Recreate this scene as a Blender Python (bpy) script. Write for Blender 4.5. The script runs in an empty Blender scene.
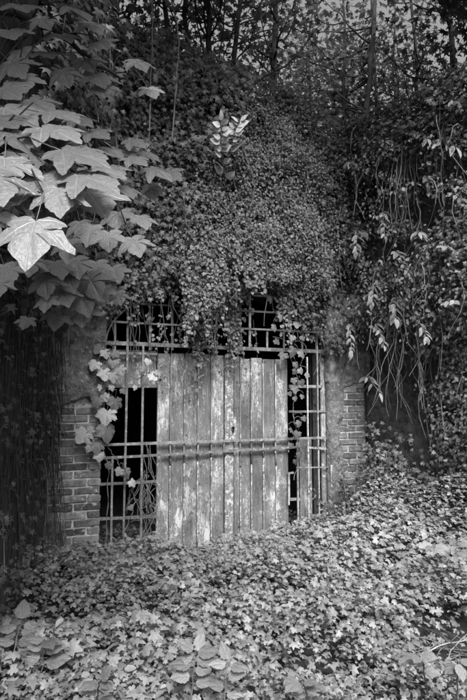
import bpy, math
import numpy as np
from mathutils import Vector, Matrix

R = math.radians
rng = np.random.default_rng(7)
sc = bpy.context.scene
COL = sc.collection

# ------------------------------------------------------------------ camera
F_PX = 560.0                       # focal length in pixels of the 467 x 700 photograph
CAM = np.array([-0.883, -5.672, 1.426])
YAW, PITCH = 0.3842, 0.0907
cam = bpy.data.cameras.new('camera')
cam.sensor_fit = 'VERTICAL'; cam.sensor_height = 36.0
cam.lens = 36.0 * F_PX / 700.0
cam.clip_start = 0.05; cam.clip_end = 500
cam_ob = bpy.data.objects.new('camera', cam); COL.objects.link(cam_ob)
cam_ob.location = CAM
cam_ob.rotation_euler = (math.pi/2 + PITCH, 0, -YAW)
sc.camera = cam_ob

# ------------------------------------------------------------------ world, sun, exposure
SUN = Vector((-0.14, -0.70, 0.74)).normalized()
w = bpy.data.worlds.new('World'); sc.world = w; w.use_nodes = True
nt = w.node_tree; nt.nodes.clear()
sky = nt.nodes.new('ShaderNodeTexSky'); sky.sky_type = 'NISHITA'; sky.sun_disc = False
sky.sun_elevation = math.asin(SUN.z); sky.sun_rotation = math.atan2(SUN.x, SUN.y)
sky.dust_density = 8.0; sky.air_density = 1.0
bw = nt.nodes.new('ShaderNodeRGBToBW')                 # black and white film
bg = nt.nodes.new('ShaderNodeBackground'); bg.inputs[1].default_value = 0.12
wo = nt.nodes.new('ShaderNodeOutputWorld')
nt.links.new(sky.outputs[0], bw.inputs[0]); nt.links.new(bw.outputs[0], bg.inputs[0]); nt.links.new(bg.outputs[0], wo.inputs[0])
sl = bpy.data.lights.new('sun', 'SUN'); sl.energy = 2.6; sl.angle = R(22); sl.color = (1, 1, 1)
so = bpy.data.objects.new('sun', sl); COL.objects.link(so)
so.rotation_euler = SUN.to_track_quat('Z', 'Y').to_euler(); so.location = (-6, -8, 14)
sc.view_settings.view_transform = 'Standard'; sc.view_settings.look = 'None'
sc.view_settings.gamma = 1.0; sc.view_settings.exposure = 1.22
sc.view_settings.use_curve_mapping = False

# ------------------------------------------------------------------ pixel -> place helpers
FW = np.array([math.sin(YAW)*math.cos(PITCH), math.cos(YAW)*math.cos(PITCH), math.sin(PITCH)])
RT = np.array([math.cos(YAW), -math.sin(YAW), 0.0]); UP = np.cross(RT, FW)
def ray(px, py):
    return FW + RT*(px-233.5)/F_PX - UP*(py-350.0)/F_PX
def at_y(px, py, Y=0.0):
    d = ray(px, py); return CAM + d*((Y-CAM[1])/d[1])
def at_d(px, py, dep):
    return CAM + ray(px, py)*dep
def at_z(px, py, Z=0.0):
    d = ray(px, py); return CAM + d*((Z-CAM[2])/d[2])
def to_px(P):
    P = np.atleast_2d(P); d = P-CAM; z = d@FW
    z = np.where(z < .05, .05, z)
    return np.stack([233.5+F_PX*(d@RT)/z, 350-F_PX*(d@UP)/z], 1)
WR0, WR1 = np.array([3.12, 0.0]), np.array([3.95, -2.6])          # foot of the right wing wall
WL0, WL1 = np.array([-0.52, 0.0]), np.array([-1.12, -2.6])        # foot of the left wing wall
W = 2.595                                                          # width of the opening
def at_rwall(px, py, off=0.0):
    t = WR1-WR0; n = np.array([t[1], -t[0]])/np.hypot(*t)
    d = ray(px, py); s = ((WR0+n*off-CAM[:2])@n)/(d[:2]@n)
    return CAM + d*s
NR = np.array([(WR1-WR0)[1], -(WR1-WR0)[0], 0])/np.hypot(*(WR1-WR0))   # faces the court
NL = -np.array([(WL1-WL0)[1], -(WL1-WL0)[0], 0])/np.hypot(*(WL1-WL0))

# ------------------------------------------------------------------ noise
_lat = rng.random((128, 128))
def vn(x, y, f=1.0, o=0):
    x = np.asarray(x, float)*f + 13.7*o + 200.3; y = np.asarray(y, float)*f + 7.1*o + 200.9
    xi, yi = np.floor(x).astype(int), np.floor(y).astype(int); fx, fy = x-xi, y-yi
    fx = fx*fx*(3-2*fx); fy = fy*fy*(3-2*fy)
    a, b = _lat[xi % 128, yi % 128], _lat[(xi+1) % 128, yi % 128]
    c, d = _lat[xi % 128, (yi+1) % 128], _lat[(xi+1) % 128, (yi+1) % 128]
    return (a*(1-fx)+b*fx)*(1-fy)+(c*(1-fx)+d*fx)*fy
def fbm(x, y, f=1.0, o=0): return vn(x, y, f, o)*.55+vn(x, y, f*2.1, o+1)*.3+vn(x, y, f*4.3, o+2)*.15
def sstep(a, b, x):
    t = np.clip((np.asarray(x, float)-a)/(b-a), 0, 1); return t*t*(3-2*t)

# ------------------------------------------------------------------ materials (all grey: black and white photograph)
def mat_new(name):
    m = bpy.data.materials.new(name); m.use_nodes = True
    n = m.node_tree; n.nodes.clear()
    o = n.nodes.new('ShaderNodeOutputMaterial'); b = n.nodes.new('ShaderNodeBsdfPrincipled')
    n.links.new(b.outputs[0], o.inputs[0])
    return m, n, b, o
def N(n, t, **k):
    x = n.nodes.new(t)
    for a, v in k.items(): setattr(x, a, v)
    return x
def link(n, a, b): n.links.new(a, b)
def math_n(n, op, a, b=None, c=None, clamp=False):
    x = N(n, 'ShaderNodeMath', operation=op, use_clamp=clamp)
    for i, v in enumerate((a, b, c)):
        if v is None: continue
        if isinstance(v, (int, float)): x.inputs[i].default_value = v
        else: link(n, v, x.inputs[i])
    return x.outputs[0]
def noise(n, scale, detail=5, rough=.6, stretch=None, coord='Object', w=None):
    tc = N(n, 'ShaderNodeTexCoord'); t = N(n, 'ShaderNodeTexNoise')
    t.inputs['Scale'].default_value = scale; t.inputs['Detail'].default_value = detail; t.inputs['Roughness'].default_value = rough
    v = tc.outputs[coord]
    if stretch:
        mp = N(n, 'ShaderNodeMapping'); mp.inputs['Scale'].default_value = stretch; link(n, v, mp.inputs[0]); v = mp.outputs[0]
    if w is not None:                 # shift the pattern per object so that copies differ
        oi = N(n, 'ShaderNodeObjectInfo'); vm = N(n, 'ShaderNodeVectorMath', operation='MULTIPLY_ADD')
        cb = N(n, 'ShaderNodeCombineXYZ')
        for i in range(3): link(n, math_n(n, 'MULTIPLY', oi.outputs['Random'], w*(i+1.3)), cb.inputs[i])
        ad = N(n, 'ShaderNodeVectorMath', operation='ADD'); link(n, v, ad.inputs[0]); link(n, cb.outputs[0], ad.inputs[1]); v = ad.outputs[0]
    link(n, v, t.inputs['Vector']); return t.outputs['Fac']
def ramp(n, fac, stops):
    r = N(n, 'ShaderNodeValToRGB'); e = r.color_ramp.elements
    while len(e) < len(stops): e.new(.5)
    for el, (p, c) in zip(e, stops): el.position = p; el.color = (c, c, c, 1)
    link(n, fac, r.inputs[0]); return r.outputs[0]
def bump(n, b, h, s, d=.01):
    x = N(n, 'ShaderNodeBump'); x.inputs['Strength'].default_value = s; x.inputs['Distance'].default_value = d
    link(n, h, x.inputs['Height']); link(n, x.outputs[0], b.inputs['Normal'])

def leaf_mat(name, base, var=.45, rough=.5, trans=.25, spec=.4, obj=False, veins=None):
    m, n, b, o = mat_new(name)
    if obj: r = N(n, 'ShaderNodeObjectInfo').outputs['Random']
    else:
        a = N(n, 'ShaderNodeAttribute'); a.attribute_name = 'shade'; r = a.outputs['Fac']
    k = math_n(n, 'MULTIPLY_ADD', r, 2*var*base, base*(1-var))
    k = math_n(n, 'MULTIPLY', k, math_n(n, 'MULTIPLY_ADD', noise(n, 14 if obj else 30, 3), .9, .55))
    if veins:                         # ribs radiating from the leaf base, leaf lies along +Y in its own space
        tc = N(n, 'ShaderNodeTexCoord'); sp = N(n, 'ShaderNodeSeparateXYZ'); link(n, tc.outputs['Object'], sp.inputs[0])
        best = None
        for ang in veins:
            sx, cy = math.sin(R(ang)), math.cos(R(ang))
            across = math_n(n, 'ABSOLUTE', math_n(n, 'SUBTRACT', math_n(n, 'MULTIPLY', sp.outputs[0], cy), math_n(n, 'MULTIPLY', sp.outputs[1], sx)))
            along = math_n(n, 'ADD', math_n(n, 'MULTIPLY', sp.outputs[0], sx), math_n(n, 'MULTIPLY', sp.outputs[1], cy))
            d = math_n(n, 'ADD', across, math_n(n, 'MULTIPLY', math_n(n, 'LESS_THAN', along, 0), 9.0))
            # herring-bone side veins off this rib
            best = d if best is None else math_n(n, 'MINIMUM', best, d)
        v = math_n(n, 'SUBTRACT', 1.0, math_n(n, 'MULTIPLY', best, 45.0), clamp=True)
        k = math_n(n, 'MULTIPLY', k, math_n(n, 'MULTIPLY_ADD', v, .55, 1.0))
        bump(n, b, math_n(n, 'ADD', math_n(n, 'MULTIPLY', v, -1.0), noise(n, 9, 4)), .35, .02)
    link(n, k, b.inputs['Base Color']); b.inputs['Roughness'].default_value = rough
    b.inputs['Specular IOR Level'].default_value = spec
    t = N(n, 'ShaderNodeBsdfTranslucent'); link(n, k, t.inputs[0])
    mx = N(n, 'ShaderNodeMixShader'); mx.inputs[0].default_value = trans
    link(n, b.outputs[0], mx.inputs[1]); link(n, t.outputs[0], mx.inputs[2]); link(n, mx.outputs[0], o.inputs[0])
    return m
def rough_mat(name, lo, hi, scale, bstr=.6, rough=.9, obj_var=0.0, stretch=None, speck=None, coord='Object', bd=.01, w=None):
    m, n, b, o = mat_new(name)
    f = noise(n, scale, 8, .65, stretch, coord, w)
    c = ramp(n, f, [(.28, lo), (.72, hi)])
    k = math_n(n, 'MULTIPLY', c, math_n(n, 'MULTIPLY_ADD', noise(n, scale*.23, 3, .5, None, coord, w), 1.1, .45))
    if obj_var:
        r = N(n, 'ShaderNodeObjectInfo').outputs['Random']
        k = math_n(n, 'MULTIPLY', k, math_n(n, 'MULTIPLY_ADD', r, 2*obj_var, 1-obj_var))
    if speck:                          # pale lichen / flaked patches
        s = ramp(n, noise(n, speck[0], 6, .7, None, coord, w), [(speck[1], 0.0), (speck[1]+.05, 1.0)])
        k = math_n(n, 'ADD', math_n(n, 'MULTIPLY', k, math_n(n, 'SUBTRACT', 1.0, s)), math_n(n, 'MULTIPLY', s, speck[2]))
    link(n, k, b.inputs['Base Color']); b.inputs['Roughness'].default_value = rough
    b.inputs['Specular IOR Level'].default_value = .25
    bump(n, b, f, bstr, bd)
    return m
def wood_mat():
    m, n, b, o = mat_new('old_painted_wood')
    grain = noise(n, 12, 9, .75, (7, 7, .45), w=7.0)
    big = noise(n, 1.6, 5, .65, (1.3, 1.3, .9), 'Object', 5.0)
    k = ramp(n, grain, [(.30, .05), (.50, .13), (.72, .22)])
    k = math_n(n, 'MULTIPLY', k, math_n(n, 'MULTIPLY_ADD', big, 2.6, -.25))
    # remains of old pale paint, in broad drifts broken up finely
    fl = math_n(n, 'MULTIPLY_ADD', noise(n, 46, 9, .8, (1.5, 1.5, .7), w=9.0), .55, math_n(n, 'MULTIPLY', noise(n, 9, 6, .7, (1.6, 1.6, .5), w=4.0), .45))
    thr = math_n(n, 'SUBTRACT', fl, math_n(n, 'MULTIPLY_ADD', big, -.52, .755))
    fl2 = math_n(n, 'MULTIPLY', thr, 11.0, clamp=True)
    k = math_n(n, 'ADD', math_n(n, 'MULTIPLY', k, math_n(n, 'SUBTRACT', 1.0, fl2)), math_n(n, 'MULTIPLY', fl2, math_n(n, 'MULTIPLY_ADD', grain, .5, .22)))
    # blobs of lichen and dark damp spots
    dots = ramp(n, noise(n, 38, 5, .65, w=3.0), [(.64, 0), (.68, 1)])
    k = math_n(n, 'ADD', k, math_n(n, 'MULTIPLY', dots, .20))
    dark = ramp(n, noise(n, 20, 6, .7, w=6.0), [(.33, .35), (.42, 1)])
    k = math_n(n, 'MULTIPLY', k, dark)
    link(n, k, b.inputs['Base Color']); b.inputs['Roughness'].default_value = .85
    b.inputs['Specular IOR Level'].default_value = .25
    bump(n, b, math_n(n, 'ADD', grain, math_n(n, 'MULTIPLY', fl2, .5)), .9, .010)
    return m

M = {}
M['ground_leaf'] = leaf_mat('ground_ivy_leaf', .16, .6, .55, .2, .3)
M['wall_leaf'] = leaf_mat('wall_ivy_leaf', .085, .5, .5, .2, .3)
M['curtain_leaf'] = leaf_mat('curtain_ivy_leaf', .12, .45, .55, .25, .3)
M['shaded_leaf'] = leaf_mat('shaded_ivy_leaf', .055, .5, .5, .2, .3)  # darker ivy copy, shade of corner and crest put into its colour
M['tree_leaf'] = leaf_mat('tree_leaf', .085, .5, .5, .4, .3)
M['maple_leaf'] = leaf_mat('maple_leaf', .19, .3, .38, .22, .5, True, (0, 50, -50, 97, -97))
M['vine_leaf'] = leaf_mat('vine_leaf', .25, .65, .45, .25, .45, True, (0, 50, -50, 90, -90))
M['shrub_leaf'] = leaf_mat('shrub_leaf', .15, .6, .45, .25, .45, True, (0,))
M['bramble_leaf'] = leaf_mat('bramble_leaf', .16, .35, .5, .25, .35, True, (0, 30, -30, 60, -60))
M['weed_leaf'] = leaf_mat('weed_leaf', .20, .3, .5, .3, .4, True, (0,))
M['dull_vine'] = leaf_mat('dull_vine_leaf', .12, .6, .5, .25, .35, True, (0, 50, -50, 90, -90))
M['sunfleck_pale_leaf'] = leaf_mat('sunfleck_pale_leaf', .42, .3, .5, .3, .4, True, (0,))  # own pale tone raised further to carry a sunfleck
M['soil'] = rough_mat('soil', .012, .05, 9, 1.0, 1.0, bd=.04)
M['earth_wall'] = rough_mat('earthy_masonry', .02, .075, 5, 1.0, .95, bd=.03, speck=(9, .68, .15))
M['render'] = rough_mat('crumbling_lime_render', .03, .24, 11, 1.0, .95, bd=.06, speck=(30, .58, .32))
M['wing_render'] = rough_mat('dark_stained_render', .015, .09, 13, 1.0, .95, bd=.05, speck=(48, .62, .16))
M['mortar'] = rough_mat('lime_mortar', .18, .46, 22, .9, .95, bd=.01, speck=(9, .56, .06))
M['brick'] = rough_mat('old_brick', .05, .18, 18, 1.0, .95, .55, speck=(24, .58, .30), w=11.0)
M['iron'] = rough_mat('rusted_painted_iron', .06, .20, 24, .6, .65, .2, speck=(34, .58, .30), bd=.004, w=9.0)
M['lit_pale_iron'] = rough_mat('lit_pale_painted_iron', .14, .42, 22, .7, .6, .25, speck=(28, .54, .09), bd=.004, w=9.0)  # lighter copy of the iron, caught light put into its tone
M['wood'] = wood_mat()
M['strip'] = rough_mat('flaking_strip', .07, .24, 14, .6, .8, .2, (1, 1, .4), speck=(13, .56, .42), bd=.005, w=9.0)
M['pale_strip'] = rough_mat('pale_flaking_strip', .05, .26, 26, .8, .85, .2, (1.4, 1.4, .5), speck=(30, .52, .40), bd=.005, w=9.0)
M['black'] = rough_mat('passage_painted_dark', .006, .012, 4, .3, .95)  # near-black stands in for the unlit dark of the passage
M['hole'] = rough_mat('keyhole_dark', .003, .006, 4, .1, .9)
M['bark'] = rough_mat('bark', .012, .04, 20, .9, .95, .3, (1, 1, .3), bd=.02, w=5.0)
M['stem'] = rough_mat('woody_stem', .05, .14, 25, .7, .9, .3, (1, 1, .3), bd=.006, w=5.0)
M['dry'] = rough_mat('dry_stalk', .08, .22, 25, .4, .8, .3)
M['root'] = rough_mat('fine_root', .015, .05, 25, .4, .9, .3)
M['green_stem'] = rough_mat('green_stem', .06, .14, 25, .4, .6, .3)

# ------------------------------------------------------------------ mesh helpers
def mesh_np(name, V, T, mat, shade=None, smooth=False):
    me = bpy.data.meshes.new(name)
    V = np.asarray(V, np.float32); T = np.asarray(T, np.int32)
    k = T.shape[1]
    me.vertices.add(len(V)); me.vertices.foreach_set('co', V.ravel())
    me.loops.add(T.size); me.loops.foreach_set('vertex_index', T.ravel())
    me.polygons.add(len(T)); me.polygons.foreach_set('loop_start', np.arange(0, T.size, k, dtype=np.int32))
    me.polygons.foreach_set('loop_total', np.full(len(T), k, np.int32))
    if smooth: me.polygons.foreach_set('use_smooth', np.ones(len(T), bool))
    if shade is not None:
        a = me.attributes.new('shade', 'FLOAT', 'POINT'); a.data.foreach_set('value', np.asarray(shade, np.float32))
    me.update(calc_edges=True); me.validate()
    me.materials.append(M[mat] if isinstance(mat, str) else mat)
    return me
def mesh_py(name, V, Fc, mat, smooth=False):
    me = bpy.data.meshes.new(name); me.from_pydata([tuple(map(float, v)) for v in V], [], [tuple(map(int, f)) for f in Fc])
    me.update(); me.materials.append(M[mat] if isinstance(mat, str) else mat)
    if smooth: me.polygons.foreach_set('use_smooth', [True]*len(me.polygons))
    return me
def ob(name, me, parent=None, loc=None):
    o = bpy.data.objects.new(name, me); COL.objects.link(o)
    if parent is not None: o.parent = parent
    if loc is not None: o.location = loc
    return o
def tag(o, label=None, cat=None, group=None, kind=None):
    if label: o['label'] = label
    if cat: o['category'] = cat
    if group: o['group'] = group
    if kind: o['kind'] = kind
    return o
def thing(name, label, cat, loc, group=None):
    o = ob(name, None, None, loc); o.empty_display_size = .1
    return tag(o, label, cat, group)
def off(V, root): return np.asarray(V, float)-np.array(root.location)

class MB:
    def __init__(s): s.V = []; s.F = []
    def add(s, V, F):
        b = len(s.V); s.V += [tuple(v) for v in V]; s.F += [tuple(i+b for i in f) for f in F]; return s
    def box(s, a, b, bev=0.0):
        (x0, y0, z0), (x1, y1, z1) = a, b
        if bev <= 0:
            V = [(x, y, z) for z in (z0, z1) for y in (y0, y1) for x in (x0, x1)]
            return s.add(V, [(0, 2, 3, 1), (4, 5, 7, 6), (0, 1, 5, 4), (2, 6, 7, 3), (0, 4, 6, 2), (1, 3, 7, 5)])
        e = bev
        # chamfered box: 24 verts (each corner has three)
        V = []; idx = {}
        for i, x in enumerate((x0, x1)):
            for j, y in enumerate((y0, y1)):
                for k, z in enumerate((z0, z1)):
                    sx, sy, sz = (1, -1)[i], (1, -1)[j], (1, -1)[k]
                    idx[i, j, k, 0] = len(V); V.append((x, y+sy*e, z+sz*e))
                    idx[i, j, k, 1] = len(V); V.append((x+sx*e, y, z+sz*e))
                    idx[i, j, k, 2] = len(V); V.append((x+sx*e, y+sy*e, z))
        F = []
        for i in (0, 1):
            q = [idx[i, 0, 0, 0], idx[i, 0, 1, 0], idx[i, 1, 1, 0], idx[i, 1, 0, 0]]; F.append(q if i == 0 else q[::-1])
            q = [idx[0, i, 0, 1], idx[1, i, 0, 1], idx[1, i, 1, 1], idx[0, i, 1, 1]]; F.append(q if i == 0 else q[::-1])
            q = [idx[0, 0, i, 2], idx[0, 1, i, 2], idx[1, 1, i, 2], idx[1, 0, i, 2]]; F.append(q if i == 0 else q[::-1])
        for a_ in (0, 1):
            for b_ in (0, 1):
                f = [idx[a_, b_, 0, 0], idx[a_, b_, 0, 1], idx[a_, b_, 1, 1], idx[a_, b_, 1, 0]]; F.append(f if a_ == b_ else f[::-1])
                f = [idx[a_, 0, b_, 0], idx[a_, 0, b_, 2], idx[a_, 1, b_, 2], idx[a_, 1, b_, 0]]; F.append(f[::-1] if a_ == b_ else f)
                f = [idx[0, a_, b_, 1], idx[0, a_, b_, 2], idx[1, a_, b_, 2], idx[1, a_, b_, 1]]; F.append(f if a_ == b_ else f[::-1])
        for i in (0, 1):
            for j in (0, 1):
                for k in (0, 1):
                    F.append((idx[i, j, k, 0], idx[i, j, k, 1], idx[i, j, k, 2]) if (i+j+k) % 2 == 0 else (idx[i, j, k, 2], idx[i, j, k, 1], idx[i, j, k, 0]))
        return s.add(V, F)
    def tube(s, P, r, n=6, cap=True):
        P = np.asarray(P, float); r = np.broadcast_to(np.asarray(r, float), (len(P),))
        T = np.gradient(P, axis=0); T /= np.linalg.norm(T, axis=1)[:, None]+1e-9
        ref = np.array([0, 0, 1.0]) if abs(T[0, 2]) < .8 else np.array([1.0, 0, 0])
        V = []; F = []
        for i in range(len(P)):
            a = np.cross(T[i], ref); a /= np.linalg.norm(a)+1e-9; b = np.cross(T[i], a); ref = -b if False else ref
            for k in range(n):
                t = 2*math.pi*k/n; V.append(P[i]+r[i]*(a*math.cos(t)+b*math.sin(t)))
        for i in range(len(P)-1):
            for k in range(n):
                F.append((i*n+k, i*n+(k+1) % n, (i+1)*n+(k+1) % n, (i+1)*n+k))
        if cap: F.append(tuple(range(n))[::-1]); F.append(tuple((len(P)-1)*n+k for k in range(n)))
        return s.add(V, F)
    def build(s, name, mat, parent=None, smooth=False, loc=None):
        V = np.array(s.V)
        if parent is not None: V = V-np.array(parent_loc(parent))
        return ob(name, mesh_py(name, V, s.F, mat, smooth), parent, loc)
def parent_loc(o):
    L = Vector((0, 0, 0))
    while o is not None: L += o.location; o = o.parent
    return L
def curve_pts(P, n=10, jit=0.0):
    """smooth path through the control points"""
    P = np.asarray(P, float); t = np.linspace(0, len(P)-1, n); i = np.clip(t.astype(int), 0, len(P)-2); f = (t-i)[:, None]
    p0, p1, p2, p3 = P[np.clip(i-1, 0, len(P)-1)], P[i], P[i+1], P[np.clip(i+2, 0, len(P)-1)]
    Q = .5*((2*p1)+(-p0+p2)*f+(2*p0-5*p1+4*p2-p3)*f**2+(-p0+3*p1-3*p2+p3)*f**3)
    if jit: Q[1:-1] += rng.normal(0, jit, (n-2, 3))
    return Q

# ---- leaf templates: base at the origin, tip at (0,1,0), upper side +Z
def sym(right, tip=None):
    L = [(-x, y) for x, y in right[::-1] if abs(x) > 1e-6]
    return right + L
def fan(outline, c=(0, .3), zc=.05, droop=.12, fold=0.0):
    O = np.array([(x, y, -droop*((x-c[0])**2+(y-c[1])**2)*1.6 - fold*abs(x)) for x, y in outline])
    V = np.vstack([[c[0], c[1], zc], O]); n = len(O)
    return V, np.array([(0, 1+i, 1+(i+1) % n) for i in range(n)])
IVY = fan(sym([(0, 0), (.20, -.14), (.54, .02), (.27, .20), (.54, .56), (.17, .50), (0, 1.0)]))
ROUND = fan(sym([(0, 0), (.26, .0), (.44, .25), (.36, .6), (0, 1.0)]), (0, .35), .04, .15)
OVAL = (np.array([(0, 0, 0), (.27, .3, .05), (.22, .7, .02), (0, 1, -.10), (-.22, .7, .02), (-.27, .3, .05), (0, .45, -.02)], float),
        np.array([(0, 1, 6), (1, 2, 6), (2, 3, 6), (3, 4, 6), (4, 5, 6), (5, 0, 6)]))
G1 = fan(sym([(0, .06), (.18, -.10), (.42, -.06), (.46, .12), (.34, .22), (.55, .38), (.46, .56), (.22, .56), (.20, .82), (0, .98)]), zc=.07, droop=.2)
G2 = fan(sym([(0, 0), (.20, -.14), (.50, .0), (.30, .20), (.56, .52), (.22, .52), (.10, .86), (0, 1.0)]), zc=.06, droop=.15)
def frames(D, Nn):
    D = D/(np.linalg.norm(D, axis=1)[:, None]+1e-9)
    Z = Nn-(Nn*D).sum(1)[:, None]*D; Z /= np.linalg.norm(Z, axis=1)[:, None]+1e-9
    return np.cross(D, Z), D, Z
def scatter(name, tpl, P, D, Nn, S, mat, parent=None, shade=None):
    V, T = tpl; P = np.asarray(P, float); X, Y, Z = frames(np.asarray(D, float), np.asarray(Nn, float)); S = np.asarray(S)[:, None, None]
    wob = rng.uniform(.8, 1.2, (len(P), 1, 1)); curl = rng.uniform(.3, 2.2, (len(P), 1, 1))
    A = P[:, None, :]+S*(V[None, :, 0:1]*wob*X[:, None, :]+V[None, :, 1:2]*Y[:, None, :]+V[None, :, 2:3]*curl*Z[:, None, :])
    TT = T[None]+(np.arange(len(P))*len(V))[:, None, None]
    if shade is None: shade = rng.random(len(P))
    A = A.reshape(-1, 3)
    if parent is not None: A = A-np.array(parent_loc(parent))
    return ob(name, mesh_np(name, A, TT.reshape(-1, 3), mat, np.repeat(shade, len(V))), parent)
def jit_dirs(n, base, amt):
    v = np.tile(np.asarray(base, float), (n, 1))+rng.normal(0, amt, (n, 3)); return v

def dense_outline(pts, teeth=2, amp=.02):
    out = []
    for i in range(len(pts)-1):
        a, b = np.array(pts[i]), np.array(pts[i+1]); d = b-a; nrm = np.array([d[1], -d[0]]); nrm = nrm/(np.linalg.norm(nrm)+1e-9)
        for k in range(teeth):
            t = k/teeth; out.append(tuple(a+d*t+nrm*(amp if k % 2 else 0)))
    out.append(tuple(pts[-1])); return out
def blade(name, right, mat, c=(0, .3), teeth=2, amp=.02, droop=.3, ribs=(0, 50, 97), crease=.05, petiole=.6, seed=0, asym=.04, pr=.012):
    """a leaf with serrated outline, two inner rings, raised interveinal panels and a petiole"""
    r = np.random.default_rng(seed)
    rt = dense_outline(right, teeth, amp)
    pts = rt + [(-x*(1+r.normal(0, asym)), y+r.normal(0, asym*.3)) for x, y in rt[::-1][1:-1]]
    O = np.array(pts); n = len(O); C = np.array(c)
    rings = [C+(O-C)*k for k in (.33, .68, 1.0)]
    def z(p):
        ang = abs(math.degrees(math.atan2(p[0], p[1]+.001))); rad = math.hypot(*p)
        d = min(abs(ang-v) for v in ribs)
        return crease*min(d/20, 1.0)*min(rad*2, 1) - droop*(max(p[1], 0)**2*.55+abs(p[0])**2*.75)
    tw = r.uniform(-.12, .12)
    V = [(C[0], C[1], z(C))]
    for rg in rings: V += [(p[0], p[1], z(p)+tw*p[0]*p[1]+r.normal(0, .008)) for p in rg]
    Fc = [(0, 1+i, 1+(i+1) % n) for i in range(n)]
    for k in range(2):
        a, b = 1+k*n, 1+(k+1)*n
        Fc += [(a+i, b+i, b+(i+1) % n, a+(i+1) % n) for i in range(n)]
    mb = MB().add(V, Fc)
    if petiole:
        mb.tube([(0, .02, -.012), (0, -petiole*.5, .05), (0, -petiole, .14)], [pr, pr*.9, pr*1.2], 4)
    return mesh_py(name, mb.V, mb.F, mat, True)
MAPLE_R = [(0, .02), (.12, -.10), (.34, -.13), (.58, -.04), (.52, .08), (.42, .17), (.58, .24), (.70, .38), (.80, .58), (.62, .56), (.48, .56), (.33, .52),
           (.38, .64), (.31, .78), (.16, .90), (0, 1.08)]
maple_meshes = [blade('maple_leaf', MAPLE_R, 'maple_leaf', droop=.12+.09*i, seed=i, petiole=.75, amp=.022) for i in range(5)]
VINE_R = [(0, .07), (.16, -.12), (.38, -.12), (.56, .04), (.50, .20), (.66, .42), (.47, .54), (.34, .60), (.26, .80), (0, 1.0)]
vine_meshes = [blade('vine_leaf', VINE_R, 'vine_leaf', droop=.2+.1*i, seed=20+i, ribs=(0, 50, 90), amp=.03, teeth=3, petiole=.6, asym=.12) for i in range(6)]
LANCE_R = [(0, 0), (.10, .10), (.17, .30), (.18, .50), (.12, .75), (0, 1.0)]
lance_meshes = [blade('lance_leaf', LANCE_R, 'shrub_leaf', c=(0, .4), teeth=1, amp=0, droop=.5+.2*i, seed=30+i, ribs=(0,), crease=.04, petiole=.18) for i in range(3)]
OVATE_R = [(0, 0), (.20, .05), (.36, .25), (.37, .45), (.24, .72), (.1, .9), (0, 1.0)]
bramble_meshes = [blade('bramble_leaf', OVATE_R, 'bramble_leaf', c=(0, .4), teeth=4, amp=.018, droop=.3+.15*i, seed=40+i, ribs=(0, 30, 60), crease=.05, petiole=.3) for i in range(3)]
NARROW_R = [(0, 0), (.14, .06), (.25, .25), (.26, .45), (.17, .72), (.06, .9), (0, 1.0)]
shrub_meshes = [blade('shrub_leaf', NARROW_R, 'shrub_leaf', c=(0, .4), teeth=2, amp=.012, droop=.35+.2*i, seed=50+i, ribs=(0,), crease=.05, petiole=.2) for i in range(3)]
pale_meshes = [blade('sunfleck_pale_leaf', OVATE_R, 'sunfleck_pale_leaf', c=(0, .4), teeth=1, amp=0, droop=.3, seed=60+i, ribs=(0,), petiole=.2) for i in range(2)]

dull_meshes = [m.copy() for m in vine_meshes]
for m in dull_meshes: m.materials.clear(); m.materials.append(M['dull_vine'])
weed_meshes = [m.copy() for m in pale_meshes]
for m in weed_meshes: m.materials.clear(); m.materials.append(M['weed_leaf'])
def put_leaf(mesh, base, d, nrm, size, parent, name='leaf', wid=1.0):
    X, Y, Z = frames(np.array([d], float), np.array([nrm], float))
    m = Matrix.Identity(4)
    for i in range(3): m[i][0], m[i][1], m[i][2] = X[0][i]*size*wid, Y[0][i]*size, Z[0][i]*size
    o = ob(name, mesh, parent)
    L = parent_loc(parent)
    for i in range(3): m[i][3] = base[i]-L[i]
    o.matrix_basis = m
    return o

# ================================================================== THE SETTING
def ground_h(x, y):
    x = np.asarray(x, float); y = np.asarray(y, float)
    t = (WR1-WR0)/np.linalg.norm(WR1-WR0); n = NR[:2]
    dr = (x-WR0[0])*n[0]+(y-WR0[1])*n[1]                      # metres in front of the right wall
    tl = NL[:2]; dl = (x-WL0[0])*tl[0]+(y-WL0[1])*tl[1]
    h = -.13+.10*(fbm(x, y, .9, 3)-.5)+.55*sstep(1.5, -.1, dr)*sstep(.35, -.9, y)+.12*sstep(.6, 0, dl)
    return h
gx = np.concatenate([np.linspace(-70, -6, 14), np.arange(-5.5, 7.6, .16), np.linspace(8, 70, 14)])
gy = np.concatenate([np.linspace(-70, -9, 14), np.arange(-8.5, .9, .16), np.linspace(1.2, 80, 16)])
GX, GY = np.meshgrid(gx, gy); GZ = ground_h(GX, GY)
V = np.stack([GX, GY, GZ], -1).reshape(-1, 3); nx, ny = len(gx), len(gy)
I = (np.arange(ny-1)[:, None]*nx+np.arange(nx-1)[None]).ravel()
tag(ob('ground', mesh_np('ground', V, np.stack([I, I+1, I+nx+1, I+nx], 1), 'soil', smooth=True)), kind='structure')

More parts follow.
